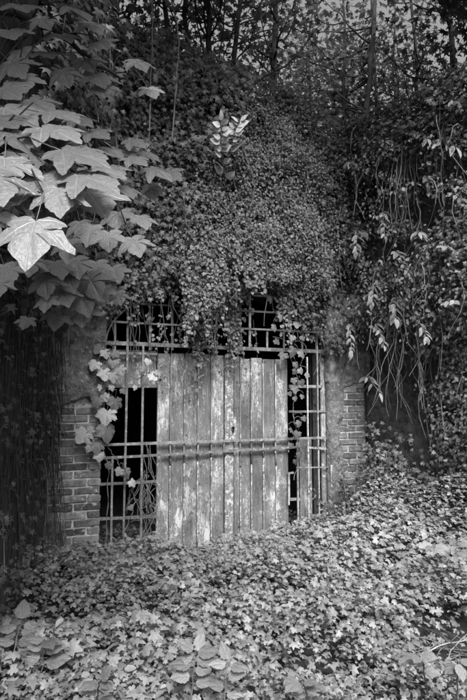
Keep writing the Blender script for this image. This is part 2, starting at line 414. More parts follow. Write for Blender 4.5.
TOP = 4.62
def hill_h(x, y):
    x = np.asarray(x, float); y = np.asarray(y, float)
    h = TOP+.30*(fbm(x, y, .5, 9)-.5)+.10*np.clip(y, 0, 30)*.6
    h = h+.75*sstep(2.5, .3, x)*sstep(3, 0, np.abs(y-.2))         # ground is higher over the left half of the portal
    fall = sstep(-3.5, -2.55, y)
    return h*fall-.4*(1-fall)
def in_court(x, y):
    xl = WL0[0]+(WL1[0]-WL0[0])*np.clip(y/WL1[1], 0, 2.2); xr = WR0[0]+(WR1[0]-WR0[0])*np.clip(y/WR1[1], 0, 2.2)
    return (y < .05) & (x > xl-.12) & (x < xr+.12)
hx = np.concatenate([np.linspace(-45, -6, 12), np.arange(-5.5, 8.6, .14), np.linspace(9, 45, 12)]); hy = np.concatenate([np.arange(-4.8, 3, .14), np.linspace(3.3, 70, 30)])
HX, HY = np.meshgrid(hx, hy); HZ = hill_h(HX, HY)
V = np.stack([HX, HY, HZ], -1).reshape(-1, 3); nx, ny = len(hx), len(hy)
I = (np.arange(ny-1)[:, None]*nx+np.arange(nx-1)[None]).ravel(); Q = np.stack([I, I+1, I+nx+1, I+nx], 1)
cc = V[Q].mean(1); Q = Q[~in_court(cc[:, 0], cc[:, 1])]
tag(ob('hillside', mesh_np('hillside', V, Q, 'soil', smooth=True)), kind='structure')

# ================================================================== PORTAL WALL
def arch_z(x): return 2.0+.70*np.sqrt(np.clip(1-((np.asarray(x, float)-W/2)/(W/2))**2, 0, 1))
portal = thing('portal_wall', 'ivy-grown masonry portal wall with arched gateway between two brick pillars', 'wall', (W/2, .2, -.2))
mb = MB(); xs = np.concatenate([[-.62, -.3, 0], np.linspace(.02, W-.02, 30), [W, W+.28, W+.6]])
Y0, Y1 = .05, .42
for a, b in zip(xs[:-1], xs[1:]):
    inside = a >= -1e-6 and b <= W+1e-6
    za = float(arch_z(a)) if inside else -.25; zb = float(arch_z(b)) if inside else -.25
    zt = TOP+.02
    ks = np.linspace(0, 1, 7)
    for k0, k1 in zip(ks[:-1], ks[1:]):
        q = []
        for (x, zz, k) in ((a, za, k0), (b, zb, k0), (b, zb, k1), (a, za, k1)):
            z = zz+(zt-zz)*k; q.append((x, Y0-.05*float(vn(x, z, 2.5, 4)), z))
        mb.add(q, [(0, 1, 2, 3)])
    mb.add([(a, Y1, za), (b, Y1, zb), (b, Y1, zt), (a, Y1, zt)], [(3, 2, 1, 0)])
    mb.add([(a, Y0-.05*float(vn(a, za, 2.5, 4)), za), (b, Y0-.05*float(vn(b, zb, 2.5, 4)), zb), (b, Y1, zb), (a, Y1, za)], [(3, 2, 1, 0)])
    mb.add([(a, Y0-.04, zt), (b, Y0-.04, zt), (b, Y1, zt), (a, Y1, zt)], [(0, 1, 2, 3)])
mb.build('wall_body', 'earth_wall', portal)
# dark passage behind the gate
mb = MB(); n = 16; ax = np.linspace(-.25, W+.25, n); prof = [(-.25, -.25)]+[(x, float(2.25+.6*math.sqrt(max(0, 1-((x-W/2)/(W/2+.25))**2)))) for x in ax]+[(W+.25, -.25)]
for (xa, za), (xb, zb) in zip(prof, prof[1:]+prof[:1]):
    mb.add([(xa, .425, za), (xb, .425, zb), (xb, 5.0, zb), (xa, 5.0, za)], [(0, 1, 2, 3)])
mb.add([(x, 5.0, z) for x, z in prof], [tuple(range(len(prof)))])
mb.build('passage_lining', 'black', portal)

# bricks: three stretcher shapes and two headers, worn at the corners
def brick_mesh(L, H, D, seed):
    r = np.random.default_rng(seed); mb = MB(); mb.box((-L/2, 0, -H/2), (L/2, D, H/2), .006)
    V = np.array(mb.V); V += r.normal(0, .0022, V.shape); return mesh_py('brick', V, mb.F, 'brick')
ST = [brick_mesh(.215, .064, .06, i) for i in range(4)]; HD = [brick_mesh(.104, .064, .06, 10+i) for i in range(3)]
def pillar(x0, x1, z0, z1, zren, label, yf):
    core = MB(); nzz = 26
    core.box((x0+.004, yf+.012, z0-.3), (x1-.004, .36, z1))
    p = core.build('pillar', 'mortar', portal)
    tag(p, label)
    z = z0; row = 0
    while z < zren:
        x = x0+.002+rng.uniform(-.004, .004); pat = [1, 1, 0] if row % 2 else [0, 1, 1]
        wd = x1-x0
        seq = []; used = 0
        for q in (pat+[0]):
            l = .215 if q else .104
            if used+l > wd+.012: continue
            seq.append((q, l)); used += l+.011
        sc_ = wd/(used-.011)
        for q, l in seq:
            if not (z > zren-.16 and rng.random() < .3):
                me = (ST if q else HD)[rng.integers(4 if q else 3)]
                o = ob('brick', me, p); pl = parent_loc(p)
                o.location = (x+l*sc_/2-pl.x, yf+rng.uniform(-.008, .007)-pl.y, z+.035-pl.z)
                o.rotation_euler = (rng.normal(0, .012), rng.normal(0, .01), rng.normal(0, .015)); o.scale = (sc_*rng.uniform(.975, 1), 1, rng.uniform(.93, 1.02))
            x += (l+.011)*sc_
        z += .0765; row += 1
    return p
PF = -.045
pillar_l = pillar(-.515, -.005, -.16, 1.5, 1.36, 'left brick pillar with pale mortar joints', PF)
pillar_r = pillar(W+.005, W+.48, -.16, 2.0, 1.72, 'right brick pillar, darker and partly plastered', PF)
# the reveal of the right pillar, seen from the left
pl = parent_loc(pillar_r)
for k in range(26):
    me = (ST if k % 2 else HD)[k % 3]; o = ob('brick', me, pillar_r)
    l = .215 if k % 2 else .104
    o.location = (W-.001-pl.x, .0+.02+l/2+.02-pl.y, -.16+.0765*k+.035-pl.z); o.rotation_euler = (0, 0, -math.pi/2)
def lumpy(name, outline_fn, x0, x1, z0, z1, nx, nz, yfun, mat, parent, back):
    xs, zs = np.linspace(x0, x1, nx), np.linspace(z0, z1, nz); X, Z = np.meshgrid(xs, zs)
    Y = yfun(X, Z); msk = outline_fn(X, Z)
    Y = np.where(msk, Y, back)
    V = np.stack([X, Y, Z], -1).reshape(-1, 3)
    I = (np.arange(nz-1)[:, None]*nx+np.arange(nx-1)[None]).ravel(); Q = np.stack([I, I+1, I+nx+1, I+nx], 1)
    keep = msk.reshape(-1)[Q].any(1)
    return ob(name, mesh_np(name, V-np.array(parent_loc(parent)), Q[keep], mat, smooth=True), parent)
# crumbling render over both pillar heads and against the arch haunches
lumpy('render_patch', lambda X, Z: (Z > 1.28+.22*fbm(X, Z, 5, 1)) & (X < .02+.0*Z) & (Z < 2.7), -.56, .03, 1.25, 2.72, 40, 90,
      lambda X, Z: PF-.012-.10*fbm(X, Z, 4, 5)*sstep(1.3, 1.6, Z), 'render', portal, PF+.05)
lumpy('render_patch', lambda X, Z: (Z > 1.62+.3*(fbm(X, Z, 5, 2)-.5)) & (Z < 2.7) & (X > W-.02), W-.03, W+.54, 1.4, 2.72, 36, 80,
      lambda X, Z: PF-.012-.08*fbm(X, Z, 4, 6)*sstep(1.6, 1.9, Z), 'render', portal, PF+.05)
lumpy('render_patch', lambda X, Z: (X < W+.17+.16*(fbm(X, Z, 3, 8)-.5)) & (Z < 1.72) & (X > W-.015), W-.02, W+.34, .0, 1.75, 26, 110,
      lambda X, Z: PF-.010-.020*fbm(X, Z, 6, 6), 'render', portal, PF+.05)
lumpy('render_patch', lambda X, Z: (Z < .30+.5*(fbm(X, Z, 3, 12)-.5)) & (X < -.28+.4*(fbm(X, Z, 3, 15)-.5)), -.53, -.1, -.1, .55, 30, 40,
      lambda X, Z: PF-.012-.03*fbm(X, Z, 5, 16), 'render', portal, PF+.05)

# ================================================================== WING WALLS
def wing(name, A, B, nrm, label, mat, thick=.4):
    t = thing(name, label, 'wall', (float((A+B)[0]/2), float((A+B)[1]/2), -.3))
    L = np.linalg.norm(B-A); nu, nz = 46, 70
    U, Zz = np.meshgrid(np.linspace(0, 1, nu), np.linspace(-.35, TOP+.03, nz))
    dsp = .14*(fbm(U*L, Zz, 1.3, 21)-.5)+.03*fbm(U*L, Zz, 7, 24)
    P = np.stack([A[0]+(B-A)[0]*U+nrm[0]*dsp, A[1]+(B-A)[1]*U+nrm[1]*dsp, Zz], -1).reshape(-1, 3)
    back = P.copy(); back[:, 0] = (A[0]+(B-A)[0]*U-nrm[0]*thick).ravel(); back[:, 1] = (A[1]+(B-A)[1]*U-nrm[1]*thick).ravel()
    I = (np.arange(nz-1)[:, None]*nu+np.arange(nu-1)[None]).ravel(); Q = np.stack([I, I+1, I+nu+1, I+nu], 1)
    n0 = len(P); Q2 = Q[:, ::-1]+n0
    def rim(idx): idx = np.asarray(idx); return np.stack([idx[:-1], idx[1:], idx[1:]+n0, idx[:-1]+n0], 1)
    edges = [rim(np.arange(nu)), rim(np.arange(nu)+(nz-1)*nu), rim(np.arange(nz)*nu), rim(np.arange(nz)*nu+nu-1)]
    ob('wall_body', mesh_np('wall_body', np.vstack([P, back])-np.array(t.location), np.vstack([Q, Q2]+edges), mat, smooth=True), t)
    return t
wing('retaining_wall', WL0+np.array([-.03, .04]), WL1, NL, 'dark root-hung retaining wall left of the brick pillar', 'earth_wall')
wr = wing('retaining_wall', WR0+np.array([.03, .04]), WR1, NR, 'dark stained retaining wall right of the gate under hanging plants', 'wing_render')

# ================================================================== WOODEN DOORS
GY_ = 0.0                                   # plane of the iron gate
DY = .045                                   # front of the planks
def xpl(px, py, Y): return at_y(px, py, Y)[0]
def door(edges_px, label, ztop, side):
    xe = [xpl(p, 450, DY) for p in edges_px]
    t = thing('wooden_door', label, 'door', ((xe[0]+xe[-1])/2, DY+.03, -.12), 'double doors of the gateway')
    for i, (a, b) in enumerate(zip(xe[:-1], xe[1:])):
        dz = rng.uniform(-.02, .012); e = rng.uniform(.005, .008)
        y = DY+rng.uniform(-.004, .004)
        mb = MB().box((a+e, y, -.12), (b-e, y+.03, ztop+dz), .005)
        mb.build('plank', 'wood', t)
    mb = MB().box((xe[0]+.01, DY+.036, -.1), (xe[-1]-.01, DY+.05, ztop-.03)); mb.build('backing_board', 'wood', t)
    for x in xe[1:-1]:
        cut = rng.uniform(1.75, 1.9)
        zc = rng.uniform(.70, .86)
        for z0_, z1_, mm in ((zc+.004, cut, 'strip'), (-.1, zc, 'pale_strip')):
            mb = MB(); zz = np.linspace(z0_, z1_, 9)
            mb.tube([(x+rng.normal(0, .0015), DY-.010, z) for z in zz], .0095, 6); mb.build('cover_strip', mm, t, True)
    return t, xe
dl, xel = door([156.5, 170, 184, 197.5, 211, 224], 'left wooden door with pale flaking paint beside dark barred gap', 1.93, 0)
dr, xer = door([233.5, 240, 251, 263, 275.5, 288.5], 'right wooden door with lock plate and smoother grey planks', 1.90, 1)
# meeting stile with most of the pale paint
mb = MB(); x0, x1 = xel[-1]+.004, xer[0]-.006
mb.box((x0, DY-.022, -.12), (x1, DY+.03, 1.92), .007); st = mb.build('meeting_stile', 'pale_strip', dl)
mb = MB(); lx, lzc = xpl(232.5, 428, DY-.03), at_y(232.5, 428, DY-.03)[2]
mb.box((lx-.04, DY-.036, lzc-.13), (lx+.045, DY-.0225, lzc+.12), .004); lk = mb.build('lock_plate', 'pale_strip', dr)
mb = MB(); mb.tube([(lx, DY-.050, lzc), (lx, DY-.030, lzc)], .026, 10); mb.build('keyhole_escutcheon', 'lit_pale_iron', lk)
mb = MB(); mb.tube([(lx, DY-.0535, lzc), (lx, DY-.045, lzc)], .019, 10); mb.box((lx-.009, DY-.0530, lzc-.045), (lx+.009, DY-.046, lzc-.01)); mb.build('keyhole', 'hole', lk)
mb = MB(); mb.tube([(lx+.0, DY-.045, lzc+.075), (lx, DY-.06, lzc+.07), (lx, DY-.06, lzc+.03)], .006, 6); mb.build('latch_loop', 'lit_pale_iron', lk)

# ================================================================== IRON GATE
gate = thing('iron_gate', 'rusted iron bar gate across the arched opening in front of the wooden doors', 'gate', (W/2, GY_, -.12))
def bar(name, a, b, wdt, dep, mat='iron', y=GY_, parent=None, bend=0.0):
    """flat bar between two pixels, in the plane of the gate"""
    A, B = at_y(a[0], a[1], y), at_y(b[0], b[1], y); return bar3(name, A, B, wdt, dep, mat, parent, bend)
def bar3(name, A, B, wdt, dep, mat='iron', parent=None, bend=0.0):
    A, B = np.asarray(A, float), np.asarray(B, float); n = 6
    d = (B-A)/np.linalg.norm(B-A); sd = np.array([-d[2], 0, d[0]]); mb = MB(); V = []; Fc = []
    off_ = np.cumsum(rng.normal(0, .0015, n))
    for i in range(n):
        c = A+(B-A)*i/(n-1)+sd*(off_[i]+bend*math.sin(math.pi*i/(n-1))); wv = wdt*rng.uniform(.9, 1.08)
        for (u, v) in ((-1, -1), (1, -1), (1, 1), (-1, 1)): V.append(c+sd*u*wv/2+np.array([0, 1, 0])*v*dep/2)
    for i in range(n-1):
        for k in range(4): Fc.append((i*4+k, i*4+(k+1) % 4, i*4+4+(k+1) % 4, i*4+4+k))
    Fc += [(0, 1, 2, 3), ((n-1)*4+3, (n-1)*4+2, (n-1)*4+1, (n-1)*4)]
    return mb.add(V, Fc).build(name, mat, parent or gate)
# rails
bar('top_rail', (98, 342.6), (334, 352.3), .042, .024)
bar('middle_rail', (102, 445), (326, 437.5), .026, .016, y=-.012)
bar('middle_rail', (100, 458), (298, 447), .026, .016, y=-.012)
bar('middle_rail', (309, 447.5), (326, 448), .024, .016, 'lit_pale_iron', y=-.012)
bar('lower_rail', (96, 484.5), (157, 481), .026, .016, y=.012)
bar('lower_rail', (96, 519), (157, 516), .030, .016, y=.014)
bar('lower_rail', (290, 499), (300, 499.5), .03, .014, y=.012)
bar('lower_rail', (296, 467.5), (333, 467), .012, .010, y=-.012)
# rails of the barred side lights (set back a little)
bar('side_rail', (98, 385.5), (157, 385.5), .036, .020, y=.02)
bar('side_rail', (289, 386), (322, 386), .036, .018, y=.02)
bar('side_rail', (289, 411.5), (327, 411), .024, .018, y=.022)
bar('side_rail', (98, 352), (157, 354), .026, .018, y=.02)
# vertical bars of the left gap
for p, t0, m in ((112.5, 458, 'iron'), (127.5, 345, 'iron'), (143.3, 345, 'iron')):
    a = at_y(p, t0, -.004); bar3('bar', (a[0], -.004, a[2]), (a[0]+rng.normal(0, .004), -.004, -.13), .021, .021, m)
# right gap, in the iron tone with caught light put in
for p, t0, m in ((297.2, 440, 'lit_pale_iron'), (307.0, 357, 'lit_pale_iron'), (317.0, 346, 'lit_pale_iron')):
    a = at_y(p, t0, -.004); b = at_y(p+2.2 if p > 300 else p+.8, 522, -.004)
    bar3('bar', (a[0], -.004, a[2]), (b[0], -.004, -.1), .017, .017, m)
bar('broken_bar', (331, 465), (331.5, 487), .016, .016, 'lit_pale_iron', y=-.06)
bar('broken_bar', (288.8, 474), (288.8, 505), .020, .016, 'lit_pale_iron', y=-.004)
bar('broken_bar', (288, 473.5), (293.5, 472), .020, .016, 'lit_pale_iron', y=-.006)
# studs of the doubled rail over the doors
for p in (170, 184, 197.5, 211, 224, 240, 251, 263, 275.5, 288.5):
    yy = 446-(p-110)*.036
    bar('rail_stud', (p, yy-2), (p, yy+12.5), .014, .014, 'strip', y=.004)
# fanlight grid up to the arch
def up_to_arch(px, y0, y1=None, m='iron', wdt=.024):
    a = at_y(px, y0, .006); zt = float(arch_z(a[0]))-.02
    if y1: zt = min(zt, at_y(px, y1, .006)[2])
    bar3('fan_bar', (a[0], .006, a[2]), (a[0], .006, zt), wdt, .016, m)
for p, m in ((115, 'iron'), (127, 'iron'), (149.5, 'iron'), (172, 'iron'), (194, 'iron'), (212, 'iron'), (249.5, 'lit_pale_iron'), (267, 'iron'), (284, 'iron'), (302, 'iron'), (317, 'iron')):
    up_to_arch(p, 350, 330 if p == 267 else None, m, .026 if p in (172, 249.5) else .021)
def cross(z_l, z_r, py, wdt, m='iron'):
    """horizontal bar of the fanlight, cut where it meets the arch"""
    A, B = at_y(110, z_l, -.008), at_y(320, z_r, -.008); z = (A[2]+B[2])/2
    hw = W/2*math.sqrt(max(0, 1-((z-2.0)/.70)**2))-.015
    bar3('fan_bar', (W/2-hw, -.010, z), (W/2+hw, -.010, z), wdt, .014, m)
cross(320.5, 333.5, 0, .020); cross(301, 316.5, 0, .020); cross(286, 300, 0, .020, 'iron')
# curved iron following the arch
mb = MB(); an = np.linspace(.03, math.pi-.03, 40)
mb.tube([(W/2-(W/2-.025)*math.cos(t), .004, 2.0+.675*math.sin(t)) for t in an], .011, 5); mb.build('arch_bar', 'iron', gate)
# old jamb plank by the right pillar and a sagging sheet behind the left bars
jp = thing('jamb_board', 'weathered grey board standing upright against the right pillar', 'board', (xpl(327, 440, .03), .05, -.12))
x0, x1 = xpl(321.5, 440, .03), xpl(331.5, 440, .03)
MB().box((x0, .03, -.12), (x1-.012, .055, 1.93), .004).build('plank', 'wood', jp)
MB().box((x0+.01, .026, .55), (x1-.02, .0295, .60)).build('batten', 'strip', jp)

pb = thing('transom_board', 'dim weathered board behind the bars above the left dark gap', 'board', (xpl(128, 368, .09), .10, at_y(128, 386, .09)[2]))
MB().box((xpl(96, 368, .09), .09, at_y(128, 386, .09)[2]), (xpl(156, 368, .09), .115, at_y(128, 350, .09)[2]), .004).build('plank', 'wood', pb)
pb = thing('infill_board', 'dim narrow board behind the pale bars at the right of the doors', 'board', (xpl(304, 480, .12), .13, -.12))
MB().box((xpl(300, 480, .12), .12, -.12), (xpl(312, 480, .12), .145, at_y(305, 440, .12)[2]), .004).build('plank', 'wood', pb)
# ================================================================== PLANT BUILDERS
def strand(mb, top, length, sway=.05, r=.004, n=9, lean=(0, 0)):
    P = [np.array(top, float)]
    v = np.array([rng.normal(0, sway), rng.normal(0, sway*.5), 0])
    for i in range(1, n):
        v = v*.8+np.array([rng.normal(0, sway), rng.normal(0, sway*.5), 0])*.6
        P.append(P[-1]+np.array([v[0]+lean[0], v[1]+lean[1], -1.0])*length/(n-1))
    mb.tube(P, np.linspace(r, r*.6, n), 4); return np.array(P)

def facade_y(x, z):
    """how far the ivy stands in front of the portal wall"""
    b = .16+.30*sstep(2.3, 3.2, z)*np.exp(-((x-1.6)/1.0)**2)+.22*(fbm(x, z, 1.1, 31)-.5)+.26*(fbm(x, z, 3.2, 33)-.5)
    return -np.clip(b, .06, .7)*sstep(5.3, 4.6, z)**.5-.02
def ivy_on_facade(name, label, n, sel, tpl, size, mat, deep=.10, group=None, stems=30, normal=(0, -.75, .55), depth_dark=True):
    """dense ivy mat: leaves in a shell in front of the wall wherever sel(px,py,x,z) > random"""
    out = []; tot = 0
    while tot < n:
        x = rng.uniform(-1.0, 3.3, 40000); z = rng.uniform(1.6, 5.5, 40000)
        y = facade_y(x, z); P = np.stack([x, y, z], 1); px = to_px(P)
        k = (sel(px[:, 0], px[:, 1], x, z) > rng.random(len(x))) & (z < hill_h(x, 0*x)+.12); out.append(P[k]); tot += k.sum()
    P = np.vstack(out)[:n]
    lo = P.min(0)
    t = thing(name, label, 'ivy', (float(np.median(P[:, 0])), 0.0, float(lo[2])), group)
    P[:, 1] += rng.normal(0, deep, n)*.6+np.abs(rng.normal(0, deep, n))*.3
    D = np.stack([rng.normal(0, .55, n), rng.normal(-.25, .3, n), rng.normal(-1, .3, n)], 1)
    Nn = np.stack([rng.normal(normal[0], .35, n), rng.normal(normal[1], .3, n), rng.normal(normal[2], .35, n)], 1)
    f = scatter('foliage', tpl, P, D, Nn, rng.uniform(size[0], size[1], n), mat, t); tag(f, kind='stuff')
    mb = MB(); pick = P[rng.integers(0, n, stems)]
    for q in pick:
        c = [np.array([q[0], .03, q[2]+.05]), q+np.array([0, .06, 0])]
        L = rng.uniform(.4, 1.1); c += [q+np.array([rng.normal(0, .08), rng.normal(.05, .03), -L*k]) for k in (.4, .8)]
        mb.tube(curve_pts(c, 9, .006), np.linspace(.008, .003, 9), 5)
    s = mb.build('stem', 'stem', t); tag(s, kind='stuff')
    return t

def band(v, a, b, soft): return sstep(a-soft, a+soft, v)*(1-sstep(b-soft, b+soft, v))
def sel_curtain(px, py, x, z):
    left = np.interp(py, [95, 130, 170, 250, 300, 350], [236, 222, 196, 172, 178, 192])
    right = np.interp(py, [95, 150, 250, 300, 350], [262, 318, 334, 330, 226])
    low = np.interp(px, [165, 185, 196, 208, 224, 240, 262, 300, 335], [262, 285, 325, 345, 300, 305, 278, 285, 300])+18*(vn(px, px*0, .12, 3)-.5)
    v = band(px, left, right, 10)*(1-sstep(low-14, low+6, py))*sstep(85, 125, py)
    return v*(.25+1.1*vn(px, py, .07, 8)**1.3)
def sel_left(px, py, x, z):
    right = np.interp(py, [0, 60, 110, 170, 260, 340], [262, 262, 238, 205, 178, 150])
    low = np.interp(px, [20, 60, 100, 140, 180, 200], [330, 330, 318, 300, 285, 280])+22*(vn(px, py, .06, 4)-.5)
    return (1-sstep(right-10, right+14, px))*(1-sstep(low-12, low+8, py))*(.5+.7*vn(px, py, .04, 9))
def sel_right(px, py, x, z):
    left = np.interp(py, [30, 100, 150, 250, 300, 345], [236, 262, 312, 325, 300, 318])
    low = np.interp(px, [220, 300, 330, 380], [300, 318, 345, 352])+20*(vn(px, py, .07, 5)-.5)
    return sstep(left-10, left+10, px)*(1-sstep(low-10, low+6, py))*(.12+1.1*vn(px, py, .06, 2)**1.6)
ivy_on_facade('ivy_curtain', 'curtain of tiny-leaved creeper hanging over the centre of the arch', 30000, sel_curtain, ROUND, (.015, .032), 'curtain_leaf', .10, stems=40)
ivy_on_facade('ivy_mat', 'dark broad-leaved ivy covering the wall upper left behind the maple leaves', 14000, sel_left, IVY, (.025, .07), 'wall_leaf', .12, stems=40)
ivy_on_facade('ivy_mat', 'ivy darkened for shade in the wall corner between creeper curtain and right retaining wall', 9000, sel_right, IVY, (.02, .05), 'shaded_leaf', .12, stems=25)

# trailing strands with little leaves in front of the fanlight
tr = thing('trailing_creeper', 'thin creeper strands with small round leaves dangling over the top iron bars', 'creeper', (1.3, -.1, 1.2))
mb = MB(); LP = []; 
for i in range(62):
    px = rng.choice([rng.uniform(120, 330), rng.normal(203, 9), rng.normal(230, 8), rng.normal(293, 10)]); py = rng.uniform(240, 290)
    p = at_y(px, py, -.10-.06*rng.random()); L = rng.uniform(.2, .75) if abs(px-203) > 15 else rng.uniform(.5, .95)
    Q = strand(mb, p, L, .10, .0035)
    for q in Q[1:]:
        for _ in range(rng.integers(2, 7)): LP.append(q+rng.normal(0, .022, 3))
for i in range(46):
    p = at_y(rng.uniform(182, 224) if i % 3 else rng.uniform(236, 262), rng.uniform(225, 275), -.42-.12*rng.random())
    Q = strand(mb, p, rng.uniform(.25, .75) if i % 3 else rng.uniform(.2, .4), .05, .0025, 12)
    for q in Q:
        for _ in range(rng.integers(3, 7)): LP.append(q+rng.normal(0, .014, 3))
for i in range(26):
    px = rng.choice([rng.normal(196, 8), rng.normal(214, 9), rng.normal(236, 7), rng.normal(165, 10)]); p = at_y(px, rng.uniform(285, 320), -.12-.05*rng.random())
    Q = strand(mb, p, rng.uniform(.45, 1.0), .09, .003)
    for q in Q[2:]:
        for _ in range(rng.integers(0, 5)): LP.append(q+rng.normal(0, .02, 3))
LP = np.array(LP); mb.build('stem', 'stem', tr)
n = len(LP); o = scatter('foliage', ROUND, LP, jit_dirs(n, (0, -.2, -1), .5), jit_dirs(n, (0, -1, .5), .4), rng.uniform(.022, .045, n), 'curtain_leaf', tr); tag(o, kind='stuff')
mb = MB()
for i in range(26):                                  # bare dead stems crossing the grid
    a = at_y(rng.uniform(112, 325), rng.uniform(270, 300), -.05); b = a+np.array([rng.normal(0, .16), rng.normal(0, .02), -rng.uniform(.3, .75)])
    mb.tube(curve_pts([a, (a+b)/2+rng.normal(0, .06, 3)*[1, .3, 1], b], 10, .004), .0032, 4)
tag(mb.build('dead_stem', 'stem', tr), kind='stuff')
# the thick old stem hanging in the middle
sm = thing('hanging_ivy', 'thick twisted ivy stem hanging down the middle of the arch', 'ivy', (at_y(230, 350, -.07)[0], -.07, 1.5))
mb = MB()
for k in range(4):
    c = [at_y(231+rng.normal(0, 3), y_, -.07-.02*k) for y_ in (215, 260, 300, 335, 358-6*k)]; c[0][1] = -.02; c[0][2] += .1
    mb.tube(curve_pts(c, 22, .004), np.linspace(.021, .012, 22)*(1-.12*k), 6)
mb.build('stem', 'stem', sm, True)
P = np.array([at_y(rng.normal(231, 4), rng.uniform(225, 372), -.10) for _ in range(170)])
o = scatter('foliage', ROUND, P, jit_dirs(170, (0, -.2, -1), .6), jit_dirs(170, (0, -1, .4), .5), rng.uniform(.02, .04, 170), 'shaded_leaf', sm); tag(o, kind='stuff')

# ---- climbing vines with big leaves -------------------------------------------------
def leafy_vine(name, label, stems, leaves, meshes, Y, stem_r=.006, group=None, cat='vine', mat='stem'):
    """stems: lists of pixels; leaves: (px,py of the leaf middle, size m, roll degrees)"""
    base = at_y(*stems[0][-1], Y)
    t = thing(name, label, cat, tuple(base), group); mb = MB(); allp = []
    for s in stems:
        c = curve_pts([at_y(p[0], p[1], Y+rng.normal(0, .012)) for p in s], 8*len(s), .006); mb.tube(c, np.linspace(stem_r*.6, stem_r, len(c)), 5); allp.append(c)
    allp = np.vstack(allp); todo = []
    for (px, py, s, roll) in leaves:
        mid = at_y(px, py, Y-.05-rng.random()*.05); d = np.array([math.sin(R(roll)), -.28, -math.cos(R(roll))]); d /= np.linalg.norm(d)
        b = mid-d*s*.45; nn = np.array([rng.normal(0, .4), -.9, .45+rng.normal(0, .3)])
        X, Yv, Z = frames(d[None], nn[None]); end = b-Yv[0]*s*.6+Z[0]*s*.14
        j = allp[np.argmin(((allp-end)**2).sum(1))]
        mb.tube(curve_pts([j, (j+end)/2+np.array([0, -.01, .02]), end], 5), .0028, 4)
        todo.append((meshes[rng.integers(len(meshes))], b, d, nn, s))
    st = mb.build('stem', mat, t)
    for a in todo: put_leaf(*a, t, wid=rng.uniform(.85, 1.15))
    return t
leafy_vine('climbing_vine', 'pale big-leaved vine climbing over the left pillar edge beside the barred gap',
    [[(118, 340), (104, 372), (112, 402), (100, 430), (108, 470), (106, 540)], [(108, 368), (122, 372), (137, 378), (150, 372)], [(104, 440), (118, 462), (128, 482), (134, 505), (118, 545)]],
    [(94, 365.5, .105, -35), (104.5, 375, .115, 5), (113.5, 377.5, .115, 12), (98, 350, .10, -50), (106, 354, .09, 20), (113, 362, .10, -10), (121, 371, .09, 30), (116, 354, .08, 60),
     (96, 401, .10, -40), (105, 398, .085, 30), (115, 404.5, .14, -5), (106, 417, .15, -12), (108, 433, .17, 15), (82, 437, .14, -50), (97, 447, .13, -8), (90, 432, .09, -70),
     (100, 457, .09, 8), (109, 466, .07, 30), (126, 474, .10, 20), (119, 472, .08, -35), (133, 483, .075, 45), (144.5, 371, .075, 0), (154, 377, .085, 40), (148, 362, .06, -20), (162, 364, .10, -60), (158, 373, .07, 50),
     (113, 548, .10, 15), (122, 552, .08, -20), (131, 508, .05, 30), (135, 388, .05, -20), (124, 391, .06, 30), (100, 388, .06, -10), (112, 388, .06, 20), (89, 449, .07, -30)], vine_meshes, -.10)
leafy_vine('climbing_vine', 'small-leaved vine rambling down between the right door and thin pale bars',
    [[(291, 285), (296, 320), (290, 352), (298, 380), (293, 410), (299, 445), (294, 480)], [(296, 320), (283, 316), (273, 308)], [(296, 340), (306, 348), (300, 366)]],
    [(293.5, 352, .12, -15), (302, 354, .09, 35), (283, 356, .09, -30), (281, 318, .09, -10), (288, 308, .08, 20), (275, 328, .08, 10), (292, 338, .07, -30), (277, 342, .07, 40), (297, 325, .08, -15), (303, 338, .06, 30),
     (296, 365, .07, 10), (301, 371, .07, 30), (307, 376, .06, -20), (295, 372, .06, -40), (294, 381, .07, 0), (302, 383, .07, 20), (295, 390, .08, -10), (290, 394, .05, 20), (295, 399, .05, 10), (302, 397, .05, -20),
     (299, 424, .07, -20), (304, 419, .06, 20), (292, 431, .08, 30), (297, 434, .07, -30), (299, 445, .06, 10), (291, 446, .06, -10), (300, 455, .07, 20), (304, 466, .06, -30), (296, 462, .06, 10), (288, 300, .07, 0), (296, 294, .07, 30), (283, 290, .08, -20), (271, 300, .07, 10), (302, 310, .07, 10)], dull_meshes, -.06)
# dead vine stems tangled in the lower left of the gate
dv = thing('dead_vine', 'tangle of dry bare vine stems caught in the lower left bars', 'vine', (at_y(146, 540, -.06)[0], -.06, -.05))
mb = MB()
for i in range(24):
    a = at_y(rng.normal(147, 5), rng.uniform(468, 500), -.06); c = [a]
    for k in range(3): c.append(c[-1]+np.array([rng.normal(0, .07), rng.normal(0, .02), -rng.uniform(.04, .2)]))
    mb.tube(curve_pts(c, 14, .006), .0022, 4)
for i in range(5):
    mb.tube(curve_pts([at_y(146+rng.normal(0, 3), 442, -.03), at_y(145+rng.normal(0, 6), 470, -.07), at_y(147+rng.normal(0, 8), 500, -.06), at_y(147+rng.normal(0, 8), 545, -.05)], 14, .006), .0025, 4)
mb.build('stem', 'dry', dv)

